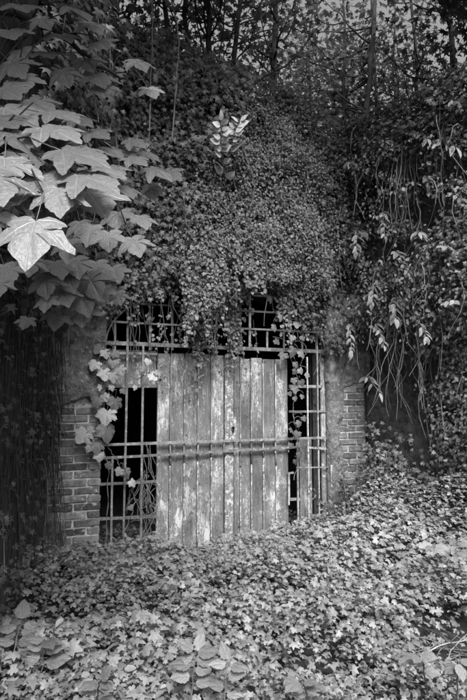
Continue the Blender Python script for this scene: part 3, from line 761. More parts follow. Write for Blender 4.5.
# ---- generic leafy shoot -------------------------------------------------------------
def shoot(name, label, path, nleaf, size, meshes, cat, r=.005, group=None, droop=-.35, toward=-.35, mat='green_stem', spread=.75, start=.25, upn=.75, pairs=True):
    path = np.asarray(path, float); t = thing(name, label, cat, tuple(path[0]), group); mb = MB()
    c = curve_pts(path, 16, .003); mb.tube(c, np.linspace(r, r*.4, 16), 5); mb.build('stem', mat, t, True)
    T = np.gradient(c, axis=0); T /= np.linalg.norm(T, axis=1)[:, None]
    ca = RT
    for k in range(nleaf):
        f = start+(1-start)*(k+.5)/nleaf; i = min(int(f*15.99), 15); s = -1 if k % 2 else 1
        d = T[i]*rng.uniform(.25, .6)+s*ca*spread*rng.uniform(.6, 1.2)+np.array([0, toward*rng.uniform(.4, 1.4), droop*rng.uniform(.3, 1.5)])
        if k == nleaf-1: d = T[i]+np.array([0, -.2, droop])
        d /= np.linalg.norm(d); nn = np.array([rng.normal(0, .2), -.45, upn+rng.normal(0, .2)]); sz = size*rng.uniform(.65, 1.15)*(1-.25*f)
        put_leaf(meshes[rng.integers(len(meshes))], c[i]+d*sz*.16, d, nn, sz, t)
    return t

# ================================================================== GROUND COVER
def sample_ground(n):
    out = []; tot = 0
    while tot < n:
        x = rng.uniform(-2.6, 4.3, n); y = rng.uniform(-5.3, -.03, n)
        k = in_court(x, y) | (y < -2.6)
        xl = WL0[0]+(WL1[0]-WL0[0])*(y/WL1[1]); xr = WR0[0]+(WR1[0]-WR0[0])*(y/WR1[1])
        k &= (x > xl+.02-(y < -2.6)*2) & (x < xr-.02+(y < -2.6)*2)
        k &= ~((y > -.16) & ((x < .02) | (x > W-.02)) & False)
        # bare patch with twigs at lower right, small hollow left of centre
        P = np.stack([x, y, np.zeros_like(x)], 1); px = to_px(P)
        bare = np.exp(-(((px[:, 0]-450)/50)**2+((px[:, 1]-632)/36)**2)**1.6)*.99+np.exp(-(((px[:, 0]-188)/13)**2+((px[:, 1]-592)/9)**2))*.85+.8*np.exp(-(((px[:, 0]-405)/30)**2+((px[:, 1]-690)/14)**2))
        bare = np.clip(bare, 0, 1)
        far = np.where(y < -4.2, .35, 1.0)
        k &= rng.random(n) < (1-bare)*far*(.42+.9*sstep(.15, .65, vn(x, y, 3.0, 6)))
        out.append(np.stack([x, y], 1)[k]); tot += k.sum()
    return np.vstack(out)[:n]
def ground_cover(name, label, n, tpl, size, mat, hgt, tilt=.33):
    XY = sample_ground(n); x, y = XY.T; h = ground_h(x, y)
    cl = fbm(x, y, 1.6, 40); lift = hgt[0]+(hgt[1]-hgt[0])*rng.random(n)**.6*(.10+1.1*sstep(.25, .7, cl)+.7*(vn(x, y, 4.5, 42)-.3))
    lift *= np.where(y > -.35, .62, 1.0)
    P = np.stack([x, y, h+lift], 1)
    a = rng.uniform(0, 2*math.pi, n); D = np.stack([np.cos(a), np.sin(a), rng.normal(-.25, .25, n)], 1)
    D[:, 1] -= .35
    Nn = np.stack([rng.normal(0, tilt, n), rng.normal(-.38, tilt, n), np.ones(n)], 1)
    o = scatter(name, tpl, P, D, Nn, (size[0]+(size[1]-size[0])*rng.random(n)**1.5)*(.7+.6*vn(x, y, 1.2, 50)), mat, None, np.clip(rng.random(n)*.7+.3*lift/hgt[1], 0, 1))  # lower leaves darker, shade inside the carpet put into their tone
    return tag(o, label, 'ivy', kind='stuff')
ground_cover('ground_ivy', 'pale lobed ivy leaves carpeting the ground before the gate', 44000, G1, (.022, .052), 'ground_leaf', (.02, .25), .42)
ground_cover('ground_ivy', 'sharper-lobed ivy leaves mingled through the ground carpet', 20000, G2, (.018, .064), 'ground_leaf', (.02, .26), .45)
n = 700; ix = np.concatenate([rng.uniform(.02, .62, 450), rng.uniform(2.1, W-.02, 250)]); iy = rng.uniform(0, .9, n)
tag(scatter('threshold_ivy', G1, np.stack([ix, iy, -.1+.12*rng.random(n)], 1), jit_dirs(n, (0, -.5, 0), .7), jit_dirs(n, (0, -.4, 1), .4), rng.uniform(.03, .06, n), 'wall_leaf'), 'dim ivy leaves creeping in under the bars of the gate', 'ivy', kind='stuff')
ground_cover('ground_herbs', 'small oval leaves growing between the ground ivy', 9000, OVAL, (.03, .07), 'ground_leaf', (.03, .26), .5)

# sticks in the bare patch lower right
for i, (a, b, r, lab) in enumerate(((((404, 645)), (467, 603), .006, 'long thin pale stick slanting up in the bare patch at lower right'), ((424, 607), (466, 618), .004, 'short thin twig lying level in the bare patch at lower right'),
                         ((430, 676), (448, 690), .005, 'short stick stub poking from leaves in the bottom right corner'), ((437, 655), (470, 596), .004, 'steep dark twig at the right edge of the bare patch'))):
    A, B = at_z(a[0], a[1], .02), at_z(b[0], b[1], .16)
    A[2] = float(ground_h(A[0], A[1]))+.02; B[2] = float(ground_h(B[0], B[1]))+.10
    c = curve_pts([A, (A+B)/2+np.array([0, .02, .03]), B], 10, .004)
    tag(ob('fallen_stick', mesh_py('fallen_stick', MB().tube(c-A, np.linspace(r, r*.6, 10), 6).V, MB().tube(c-A, np.linspace(r, r*.6, 10), 6).F, 'dry'), None, tuple(A)), lab, 'stick', 'sticks on the ground')
tw = MB()
for i in range(60):
    p = at_z(rng.normal(444, 22), rng.normal(628, 18), .0); p[2] = float(ground_h(p[0], p[1]))+.02; a = rng.uniform(0, 6.28); L = rng.uniform(.08, .3)
    d = np.array([math.cos(a), math.sin(a), rng.uniform(-.1, .35)])*L; tw.tube(curve_pts([p-d/2, p+rng.normal(0, .012, 3), p+d/2], 6), .0025, 4)
o = ob('leaf_litter', mesh_py('leaf_litter', tw.V, tw.F, 'dry')); tag(o, 'fine dead twigs littering the bare soil patch at lower right', 'litter', kind='stuff')

# foreground bramble shoots
def ground_shoot(px, py, tips, label, nleaf, size, meshes, cat='bramble', hz=.24, mat='green_stem'):
    b = at_z(px, py, 0); b[2] = float(ground_h(b[0], b[1]))-.01
    e = at_z(tips[0], tips[1], hz)
    m = b*.4+e*.6+np.array([0, 0, .06])
    return shoot('bramble_shoot', label, [b, m, e], nleaf, size, meshes, cat, .005, 'shoots rising from the ground ivy', -.15, -.3, mat, .9, .35, 1.0)
bm = bramble_meshes
ground_shoot(5, 700, (22, 622), 'bramble shoot with broad serrated leaves in the lower left corner', 9, .13, bm)
ground_shoot(40, 690, (45, 640), 'bramble shoot second from the lower left corner, leaning right', 7, .12, bm)
ground_shoot(190, 715, (196, 650), 'bramble shoot with large wrinkled leaves at the bottom left of centre', 9, .12, bm)
ground_shoot(222, 720, (228, 662), 'bramble shoot just right of the large wrinkled-leaved one at bottom', 7, .11, bm)
ground_shoot(315, 715, (300, 680), 'bramble shoot with pointed leaves at the bottom, right of centre', 7, .11, bm)
ground_shoot(455, 690, (458, 662), 'broad-leaved bramble shoot in the lower right corner', 8, .12, bm)
ground_shoot(430, 680, (418, 655), 'bramble shoot just left of the lower right corner', 6, .10, bm)
ground_shoot(95, 712, (100, 680), 'low bramble shoot at the bottom between the two left clumps', 6, .11, bm)
ground_shoot(440, 565, (432, 548), 'low shoot with bright pale leaves on the mound at right', 8, .12, weed_meshes, 'weed', .42)
ground_shoot(462, 560, (455, 556), 'low shoot with bright pale leaves at the right edge of the mound', 6, .10, weed_meshes, 'weed', .40)

# ================================================================== RIGHT WING PLANTS
def ivy_on_right(name, label, n, sel, tpl, size, mat, deep, stems=25):
    out = []; tot = 0; L = np.linalg.norm(WR1-WR0)
    while tot < n:
        u = rng.uniform(.02, .95, 40000); z = rng.uniform(.1, 5.2, 40000)
        bul = (.10+.34*sstep(1.7, 2.8, z)+.25*(fbm(u*L, z, 1.3, 61)-.5))*sstep(5.4, 4.6, z)+.03
        P = np.stack([WR0[0]+(WR1-WR0)[0]*u+NR[0]*bul, WR0[1]+(WR1-WR0)[1]*u+NR[1]*bul, z], 1); px = to_px(P)
        k = (sel(px[:, 0], px[:, 1], u, z) > rng.random(len(u))) & (z < TOP+.12); out.append(P[k]); tot += k.sum()
    P = np.vstack(out)[:n]
    t = thing(name, label, 'ivy', (float(np.median(P[:, 0])), float(np.median(P[:, 1])), float(P[:, 2].min())))
    P += NR*(rng.normal(0, deep, n)*.6)[:, None]
    D = np.stack([rng.normal(-.3, .5, n), rng.normal(-.2, .5, n), rng.normal(-.8, .45, n)], 1)
    Nn = NR*.75+np.stack([rng.normal(0, .35, n), rng.normal(-.15, .35, n), rng.normal(.6, .35, n)], 1)
    tag(scatter('foliage', tpl, P, D, Nn, rng.uniform(size[0], size[1], n), mat, t), kind='stuff')
    mb = MB()
    for q in P[rng.integers(0, n, stems)]:
        c = [q-NR*.25, q]+[q+np.array([rng.normal(0, .06), rng.normal(0, .06), -l])+NR*.02 for l in (.25, .55)]
        mb.tube(curve_pts(c, 9, .006), np.linspace(.007, .003, 9), 5)
    tag(mb.build('stem', 'stem', t), kind='stuff'); return t
def sel_r_top(px, py, u, z):
    return (1-sstep(125, 165, py))*.9*(.4+.8*vn(px, py, .05, 12))
def sel_r_mid(px, py, u, z):
    low = np.interp(px, [335, 350, 380, 410, 425, 470], [330, 372, 345, 330, 400, 470])+26*(vn(px, py, .06, 15)-.5)
    return sstep(120, 165, py)*(1-sstep(low-14, low+8, py))*(.05+1.5*sstep(.3, .75, vn(px, py, .05, 17)))
def sel_r_edge(px, py, u, z):
    left = np.interp(py, [180, 230, 330, 430, 470, 520], [452, 430, 438, 440, 426, 400])+16*(vn(px, py, .05, 20)-.5)
    return sstep(left-8, left+10, px)*sstep(170, 225, py)*(.4+.8*vn(px, py, .06, 19))
def sel_r_low(px, py, u, z):
    v = np.exp(-((px-(372+(py-430)*.55))/26)**2)*sstep(415, 450, py)*.55
    return v*(.2+vn(px, py, .08, 23)**2*1.6)
ivy_on_right('ivy_mat', 'ivy darkened for shade along the top of the right retaining wall below the notch', 6000, sel_r_top, IVY, (.03, .06), 'shaded_leaf', .10)
ivy_on_right('ivy_mat', 'mixed ivy tumbling down the upper right retaining wall', 10500, sel_r_mid, OVAL, (.022, .062), 'wall_leaf', .18, 90)
ivy_on_right('ivy_mat', 'bright small-leaved ivy down the far right edge of the wall', 8000, sel_r_edge, IVY, (.024, .05), 'ground_leaf', .10)
ivy_on_right('ivy_spray', 'sparse ivy sprigs creeping up the dark wall right of the pillar foot', 700, sel_r_low, IVY, (.035, .065), 'ground_leaf', .05, 12)

# dry stalks hanging over the right wall
def stalks(label, spots, n, L, spread):
    P0 = at_rwall(*spots, .35); t = thing('hanging_stalks', label, 'dry grass', tuple(P0), 'dry stalks over the right wall')
    for i in range(n):
        mb = MB()
        a = P0+np.array([rng.normal(0, .05), rng.normal(0, .12), rng.normal(0, .06)]); s = rng.normal(0, spread); l = rng.uniform(.5, 1)*L
        c = [a-NR*.2+np.array([0, 0, -.05]), a+np.array([0, 0, .06]), a+RT*(s*.5+rng.normal(0, .03))+NR*.05+np.array([0, 0, -.35*l]), a+RT*(s*.6+rng.normal(0, .06))+NR*.05+np.array([0, 0, -.7*l]), a+RT*(s+rng.normal(0, .05))+NR*.03+np.array([0, 0, -l])]
        mb.tube(curve_pts(c, 14, .006), np.linspace(.0042, .002, 14), 4); mb.build('stalk', 'dry', t)
    return t
stalks('long pale dry stalks hanging below the leafy sprays at right', (405, 318), 22, 1.15, .16)
stalks('fan of dry grass stalks drooping from the upper right bank', (404, 160), 26, 1.05, .14)
stalks('few thin dry stalks hanging left of the bright edge ivy', (428, 255), 12, .8, .10)

# leafy shrub shoots over the right wall
def wall_shoot(root, tip, label, nleaf, size, meshes, bend=.1, group='leafy shoots on the right wall', off0=.12, off1=.62):
    a, b = at_rwall(*root, off0), at_rwall(*tip, off1); m = (a+b)/2+np.array([0, 0, bend])+NR*.12
    return shoot('leafy_shoot', label, [a, m, b], nleaf, size, meshes, 'shrub', .006, group, -.5, -.3, 'green_stem', .7, .2, .7)
lm, sm_ = lance_meshes, shrub_meshes
for root, tip, lab, nl, sz, ms in (
    ((372, 190), (350, 162), 'pale drooping leaf cluster left of the dry grass fan', 9, .17, lm),
    ((430, 160), (455, 146), 'narrow pale leaves spreading just under the dark notch slope', 8, .20, lm),
    ((415, 150), (428, 138), 'narrow-leaved shoot rising left of the pale spreading leaves', 7, .16, lm),
    ((440, 195), (428, 182), 'shoot with one upright broad leaf beside the dry grass fan', 5, .14, sm_),
    ((455, 215), (462, 198), 'pointed-leaved shoot at the right edge above bright ivy', 7, .15, sm_),
    ((430, 260), (418, 232), 'tall pale-leaved shoot in the middle of the right wall', 10, .15, lm),
    ((452, 275), (448, 246), 'bushy shoot between the tall shoot and right edge', 9, .13, sm_),
    ((395, 285), (372, 300), 'leafy spray reaching left above the right pillar', 11, .14, sm_),
    ((410, 300), (396, 318), 'leafy spray drooping over the long dry stalks', 10, .15, sm_),
    ((385, 325), (384, 345), 'small leafy shoot hanging above the dark plaster', 8, .12, sm_),
    ((362, 320), (352, 352), 'leafy shoot hanging over the right pillar head', 9, .12, sm_),
    ((420, 318), (428, 338), 'leafy spray hanging right of the long dry stalks', 9, .13, sm_),
    ((345, 275), (330, 292), 'leafy shoot poking left above the arch corner', 7, .11, sm_),
    ((375, 235), (356, 250), 'broad-leaved shoot halfway up beside the dark wall corner', 9, .13, sm_),
    ((395, 215), (385, 235), 'dark-leaved shoot behind the dry grass fan', 8, .12, sm_),
    ((370, 380), (379, 392), 'lone star-shaped sprig on the dark wall beside the right pillar', 5, .14, lm),
    ((450, 330), (455, 300), 'upright shoot among the ivy at the right edge', 8, .12, sm_),
    ((440, 120), (452, 102), 'leafy shoot at the upper right on the dark slope', 8, .14, sm_),
    ((400, 255), (408, 272), 'shoot with drooping leaves below the dry grass fan', 8, .13, sm_)):
    wall_shoot(root, tip, lab, int(nl*1.7), sz*.85, ms)
# low soft plant at the foot of the right pillar
fp = thing('pillar_plant', 'feathery dark weed growing at the foot of the right pillar', 'weed', (2.95, -.12, -.1)); mb = MB(); LP = []
for i in range(85):
    b = np.array([2.86+rng.normal(0, .17), -.20+rng.normal(0, .06), -.1]); e = b+np.array([rng.normal(0, .16), -rng.uniform(.0, .2), rng.uniform(.3, .95)*math.exp(-((b[0]-2.9)/.35)**2)+.1])
    c = curve_pts([b, (b+e)/2+rng.normal(0, .03, 3), e+np.array([rng.normal(0, .08), -.05, -.05])], 10); mb.tube(c, .003, 4)
    for q in c[2:]:
        for _ in range(5): LP.append(q+rng.normal(0, .025, 3))
mb.build('stem', 'green_stem', fp); LP = np.array(LP); n = len(LP)
tag(scatter('foliage', OVAL, LP, jit_dirs(n, (0, -.3, -.2), .8), jit_dirs(n, (0, -.6, .8), .4), rng.uniform(.025, .06, n), 'wall_leaf', fp), kind='stuff')

# sprig over the creeper curtain, a sunfleck put into its pale leaf colour
b = at_y(226, 186, -.42)
shoot('sunflecked_sprig', 'pale sprig with a painted sunfleck standing out above the creeper curtain', [b, at_y(222, 150, -.72), at_y(221, 122, -.86)], 19, .12, pale_meshes, 'shrub', .005, None, .1, -.25, 'green_stem', .9, .15, .15)
shoot('sunflecked_sprig', 'short sprig with a painted sunfleck leaning right beside the taller pale one', [at_y(228, 176, -.42), at_y(232, 140, -.74), at_y(240, 122, -.84)], 13, .11, pale_meshes, 'shrub', .004, None, .1, -.25, 'green_stem', .9, .35, .15)

# ================================================================== LEFT: roots, long vines
hr = thing('hanging_roots', 'mass of fine dark roots hanging down the left retaining wall', 'roots', (-.7, -.8, .2)); mb = MB()
for i in range(420):
    u = rng.uniform(.0, .8); o_ = rng.uniform(.03, .16)
    p = np.array([WL0[0]+(WL1-WL0)[0]*u+NL[0]*o_, WL0[1]+(WL1-WL0)[1]*u+NL[1]*o_, rng.uniform(1.0, 3.6)]); strand(mb, p, rng.uniform(.4, 1.3), .07, rng.uniform(.002, .005), 7)
tag(mb.build('root_fibre', 'root', hr), kind='stuff')
def ivy_on_left(name, label, n, sel, tpl, size, mat, deep):
    out = []; tot = 0
    while tot < n:
        u = rng.uniform(.0, .95, 20000); z = rng.uniform(0, 5.2, 20000); bul = .08+.22*sstep(2.2, 3.2, z)
        P = np.stack([WL0[0]+(WL1-WL0)[0]*u+NL[0]*bul, WL0[1]+(WL1-WL0)[1]*u+NL[1]*bul, z], 1); px = to_px(P)
        k = sel(px[:, 0], px[:, 1], u, z) > rng.random(len(u)); out.append(P[k]); tot += k.sum()
    P = np.vstack(out)[:n]; t = thing(name, label, 'ivy', (float(np.median(P[:, 0])), float(np.median(P[:, 1])), float(P[:, 2].min())))
    P += NL*(np.abs(rng.normal(0, deep, n)))[:, None]
    D = jit_dirs(n, (.2, -.3, -1), .45); Nn = NL*.7+jit_dirs(n, (0, -.5, .5), .35)
    tag(scatter('foliage', tpl, P, D, Nn, rng.uniform(size[0], size[1], n), mat, t), kind='stuff')
    mb = MB()
    for q in P[rng.integers(0, n, 26)]: mb.tube(curve_pts([q-NL*.15, q, q+np.array([rng.normal(0, .05), rng.normal(0, .05), -.4])], 8, .005), .004, 4)
    tag(mb.build('stem', 'stem', t), kind='stuff')
ivy_on_left('ivy_mat', 'sparse ivy leaves scattered over the hanging roots at left', 900, lambda px, py, u, z: np.where(py > 300, .25+.5*(vn(px, py, .1, 30) > .6), .1), IVY, (.025, .055), 'shaded_leaf', .08)
ivy_on_left('ivy_mat', 'dark ivy hanging high on the left wall behind the maple bough', 6500, lambda px, py, u, z: (1-sstep(250, 330, py))*(.4+.7*vn(px, py, .05, 31)), IVY, (.04, .08), 'shaded_leaf', .16)
for i, (p0, p1, dep, lab) in enumerate((((152, 0), (148, 165), -.75, 'long thin vine hanging straight down right of the maple bough'), ((112, 20), (122, 190), -.7, 'long thin vine hanging behind the maple leaf tips'),
    ((178, 30), (172, 140), -.6, 'short thin vine hanging left of the pale sprig'), ((182, 190), (196, 262), -.5, 'curved thin vine draped over the left edge of the creeper curtain'))):
    a, b = at_y(*p0, dep), at_y(*p1, dep)
    if p0[1] < 40: a = a+np.array([0, .5, .9])
    else: a = a+np.array([0, .35, .02])
    t = thing('hanging_vine', lab, 'vine', tuple(b), 'long vines hanging at upper left')
    mb = MB(); c = curve_pts([a, at_y(*p0, dep), (at_y(*p0, dep)+b)/2+rng.normal(0, .03, 3), b], 18, .004); mb.tube(c, .0065, 5); mb.build('stem', 'stem', t)
    LP = np.vstack([c[4:]+rng.normal(0, .03, (14, 3)) for _ in range(2)]); n = len(LP)
    tag(scatter('foliage', IVY, LP, jit_dirs(n, (0, -.2, -1), .4), jit_dirs(n, (0, -1, .4), .4), rng.uniform(.03, .06, n), 'shaded_leaf', t), kind='stuff')

# ================================================================== MAPLE at the left
mt = thing('maple_tree', 'broad-leaved maple with boughs of large lobed leaves reaching in from the left', 'tree', (-2.7, -3.9, -.15))
mb = MB(); trunk = curve_pts([(-2.7, -3.9, -.2), (-2.68, -3.88, 1.0), (-2.62, -3.8, 2.4), (-2.7, -3.7, 4.0), (-2.9, -3.6, 6.5)], 16, .01)
mb.tube(trunk, np.linspace(.17, .05, 16), 10); mb.build('trunk', 'bark', mt, True)
mb = MB(); mp = []  # low leaf patches added out of view to shade the upper boughs
for ct, rd in (((-1.05, -5.0, 4.5), (.95, .75, .35)), ((-.6, -4.6, 4.35), (.9, .6, .3)), ((-1.0, -4.3, 4.0), (.7, .5, .25)), ((-1.0, -3.65, 3.85), (.65, .55, .2)), ((-2.1, -5.4, 3.7), (.7, .8, .5)), ((-1.9, -4.4, 3.9), (.6, .6, .4)), ((-2.8, -3.6, 6.0), (1.5, 1.4, 1.1))):
    ct = np.array(ct); v = rng.normal(0, 1, (16, 3)); v /= np.linalg.norm(v, axis=1)[:, None]; q = ct+v*rng.uniform(.2, 1, (16, 1))*np.array(rd)
    for e in q: mb.tube(curve_pts([trunk[12], (trunk[12]+e)/2+np.array([0, 0, .2]), e], 7, .02), np.linspace(.02, .005, 7), 5)
    mp.append(q[rng.integers(0, 16, 900)]+rng.normal(0, .28, (900, 3))*np.array(rd))
mb.build('branch', 'bark', mt); mp = np.vstack(mp); n = len(mp)
tag(scatter('crown', IVY, mp, jit_dirs(n, (.5, -.3, -.3), .6), jit_dirs(n, (0, 0, 1), .35), rng.uniform(.11, .17, n), 'tree_leaf', mt), kind='stuff')
def bough(ctrl, r, leaves, label=None):
    """ctrl: 3-D points from the trunk; leaves: list of (base, dir, normal, size)"""
    mb = MB(); c = curve_pts(ctrl, 24, .006); mb.tube(c, np.linspace(r, r*.25, 24), 6)
    for (bse, d, nn, s) in leaves:
        X, Y, Z = frames(np.array([d]), np.array([nn])); end = bse-Y[0]*s*.75+Z[0]*s*.14
        dd = ((c-end)**2).sum(1); j = c[max(0, np.argmin(dd)-2)]
        mb.tube(curve_pts([j, (j+end)/2+np.array([-.02, .0, .015]), end], 6), [.0045, .004, .0035, .003, .003, .003], 4)
    bo = mb.build('bough', 'bark', mt, True)
    if label: bo['label'] = label
    for (bse, d, nn, s) in leaves: put_leaf(maple_meshes[rng.integers(5)], bse, d, nn, s, bo, wid=rng.uniform(.92, 1.1))
def px_leaf(px, py, dep, wpx, ang, pitch=.35, tilt=.75):
    """leaf whose base projects to (px,py) at the given depth; ang: heading of the tip in the picture plane (0 = right, 90 = down)"""
    if dep > 2.0: wpx = wpx*rng.uniform(.68, .92)
    s = wpx/F_PX*dep/1.42; b = at_d(px, py, dep)
    fl = np.clip((tilt-.3)/.5, 0, 1)                     # 0: hangs face-on, 1: held flatter
    sl_ = .92-.40*fl+rng.normal(0, .07); fw = math.sqrt(max(.05, 1-sl_*sl_)); roll = rng.normal(.05, .16)
    d = RT*math.cos(R(ang))+(-UP*sl_-FW*fw)*math.sin(R(ang))-UP*.10
    nn = UP*fw-FW*sl_+RT*roll
    return (b, d/np.linalg.norm(d), nn, s)
# nearest tier, brightest
near = [px_leaf(36, 221, 1.45, 80, 88, .5, .68), px_leaf(10, 132, 1.75, 62, 40, .35, .8), px_leaf(42, 128, 1.75, 66, 25, .3, .85), px_leaf(62, 150, 1.65, 74, 20, .35, .85), px_leaf(40, 178, 1.6, 66, 50, .4, .7),
        px_leaf(78, 175, 1.6, 70, 28, .4, .8), px_leaf(5, 158, 1.6, 70, 75, .4, .7), px_leaf(58, 188, 1.55, 52, 75, .45, .6), px_leaf(12, 190, 1.6, 60, 110, .35, .6), px_leaf(88, 192, 1.75, 60, 55, .35, .6),
        px_leaf(24, 152, 1.7, 62, 60, .4, .8), px_leaf(90, 168, 1.9, 54, 15, .3, .85), px_leaf(-8, 172, 1.5, 70, 60, .4, .7), px_leaf(-12, 205, 1.5, 66, 90, .4, .5), px_leaf(52, 112, 1.9, 50, 30, .3, .85), px_leaf(-10, 118, 1.8, 60, 35, .3, .8)]
c0 = np.array(trunk[8])
bough([c0, (-1.9, -4.0, 2.28), at_d(-40, 150, 1.75), at_d(30, 150, 1.75), at_d(78, 160, 1.8), at_d(95, 168, 1.95)], .022, near, 'bough of the biggest, brightest lobed leaves')
# middle tier reaching to the right
mid = [px_leaf(118, 212, 2.3, 40, 85, .4, .5), px_leaf(108, 232, 2.2, 44, 80, .4, .45), px_leaf(132, 238, 2.2, 46, 62, .4, .5), px_leaf(140, 216, 2.35, 36, 60, .4, .5), px_leaf(150, 168, 2.5, 42, 25, .3, .8), px_leaf(128, 158, 2.4, 44, 28, .3, .8),
       px_leaf(165, 172, 2.55, 40, 35, .3, .75), px_leaf(128, 140, 2.5, 40, 22, .3, .8), px_leaf(108, 168, 2.3, 44, 40, .35, .7), px_leaf(92, 226, 2.2, 44, 100, .4, .45), px_leaf(102, 148, 2.4, 44, 20, .3, .8), px_leaf(122, 186, 2.35, 42, 50, .35, .6),
       px_leaf(80, 222, 2.4, 46, 70, .4, .5), px_leaf(142, 152, 2.6, 36, 22, .3, .8), px_leaf(88, 132, 2.3, 46, 25, .3, .8), px_leaf(72, 118, 2.3, 46, 25, .3, .85), px_leaf(120, 150, 2.5, 36, 35, .3, .8), px_leaf(150, 185, 2.6, 34, 70, .35, .5), px_leaf(70, 240, 2.5, 44, 90, .4, .5)]
bough([c0+np.array([0, 0, .25]), (-1.9, -3.6, 2.6), at_d(-20, 110, 2.4), at_d(70, 130, 2.4), at_d(120, 155, 2.45), at_d(160, 172, 2.6)], .024, mid)
# upper dark tier
up = [px_leaf(x, y, d_, w_, a_, .35, .6) for x, y, d_, w_, a_ in ((98, 42, 2.6, 44, 55), (112, 52, 2.7, 38, 60), (88, 22, 2.6, 44, 45), (72, 8, 2.5, 48, 40), (50, 2, 2.5, 50, 30), (20, 5, 2.4, 52, 60), (8, 30, 2.4, 50, 60), (30, 38, 2.5, 48, 45), (58, 34, 2.6, 46, 50),
      (10, 62, 2.2, 50, 50), (40, 72, 2.3, 50, 35), (22, 76, 2.2, 48, 70), (62, 70, 2.6, 40, 65), (75, 82, 2.5, 44, 50), (96, 74, 2.7, 40, 60), (102, 86, 2.7, 34, 75), (65, 95, 2.4, 44, 40), (30, 100, 2.1, 54, 30), (2, 88, 2.1, 56, 40), (52, 90, 2.5, 40, 80), (84, 58, 2.7, 40, 60),
      (5, 108, 1.95, 56, 25), (118, 20, 2.9, 36, 60), (135, 60, 2.9, 36, 50), (46, 52, 2.6, 42, 60), (78, 45, 2.7, 42, 50), (20, 50, 2.4, 44, 60), (40, 18, 2.6, 44, 50), (90, 100, 2.6, 38, 50), (148, 88, 3.0, 32, 60))]
up = [l for i, l in enumerate(up) if i % 3 != 1]
bough([c0+np.array([-.02, 0, 1.0]), (-1.9, -3.4, 3.3), at_d(-20, 0, 2.6), at_d(50, 28, 2.6), at_d(90, 60, 2.7), at_d(125, 78, 2.9)], .024, up, 'upper bough of shaded lobed leaves')
# lower shaded tier hanging by the left pillar
low = [px_leaf(x, y, d_, w_, a_, .4, .5) for x, y, d_, w_, a_ in ((45, 275, 3.0, 42, 80), (48, 298, 3.0, 38, 90), (62, 290, 3.1, 42, 60), (80, 292, 3.2, 46, 65), (88, 275, 3.2, 46, 60), (100, 290, 3.3, 40, 70), (66, 275, 3.1, 40, 60), (28, 318, 3.0, 28, 100), (58, 310, 3.2, 34, 95), (84, 306, 3.3, 42, 85), (104, 280, 3.4, 36, 50),
      (0, 280, 2.4, 36, 80), (4, 265, 2.5, 40, 60), (30, 258, 2.9, 40, 80), (75, 258, 3.1, 40, 70), (55, 262, 3.0, 42, 60), (112, 268, 3.4, 36, 60), (96, 262, 3.3, 38, 80), (118, 292, 3.5, 30, 70))]
bough([c0+np.array([0, 0, -.1]), (-1.9, -3.3, 2.35), at_d(-10, 245, 2.9), at_d(50, 262, 3.1), at_d(95, 272, 3.3)], .018, low, 'lower bough of dull lobed leaves by the left pillar')

# ================================================================== TREES ON THE BANK
def tree(name, label, x, y, h, r, lean, crown, nleaf, size, mat='tree_leaf', group='trees on the bank above the portal', forks=6, tpl=IVY):
    """crown: list of (dx,dy,z,rx,ry,rz) ellipsoids measured from the foot"""
    z0 = float(hill_h(x, y))-.15
    if in_court(np.array(x), np.array(y)): z0 = float(ground_h(x, y))-.1
    t = thing(name, label, 'tree', (x, y, z0), group); mb = MB()
    tip = np.array([x+lean[0]*h, y+lean[1]*h, z0+h])
    c = curve_pts([(x, y, z0), (x+lean[0]*h*.3+rng.normal(0, .06), y+lean[1]*h*.3, z0+h*.33), (x+lean[0]*h*.65+rng.normal(0, .1), y+lean[1]*h*.65, z0+h*.66), tip], 18, .012)
    mb.tube(c, np.linspace(r, r*.3, 18), 8)
    tot = sum(e[3]*e[4]*e[5] for e in crown); pts = []
    for (dx, dy, z, rx, ry, rz) in crown:
        ct = np.array([x+dx, y+dy, z0+z]); 
        m = int(nleaf*rx*ry*rz/tot); ncl = max(5, int(9*(rx*ry*rz)**(1/3)*2))
        v = rng.normal(0, 1, (ncl, 3)); v /= np.linalg.norm(v, axis=1)[:, None]; cl = ct+v*rng.uniform(.35, 1, (ncl, 1))*[rx, ry, rz]
        for q in cl[:forks+6]:
            j = c[np.argmin(np.abs(c[:, 2]-(q[2]-rng.uniform(.3, 1.3))))]
            mb.tube(curve_pts([j, j+(q-j)*.5+rng.normal(0, .1, 3)+np.array([0, 0, -.05]), q], 7, .03), np.linspace(r*.28, .005, 7), 5)
        w_ = rng.integers(0, ncl, m); pts.append(cl[w_]+rng.normal(0, 1, (m, 3))*np.array([rx, ry, rz])*.24)
    mb.build('trunk', 'bark', t, True); P = np.vstack(pts); n = len(P)
    D = np.stack([rng.normal(0, 1, n), rng.normal(-.2, 1, n), rng.normal(-.55, .5, n)], 1); Nn = np.stack([rng.normal(0, .6, n), rng.normal(-.1, .6, n), np.ones(n)], 1)
    tag(scatter('crown', tpl, P, D, Nn, rng.uniform(size[0], size[1], n), mat, t), kind='stuff')
    return t
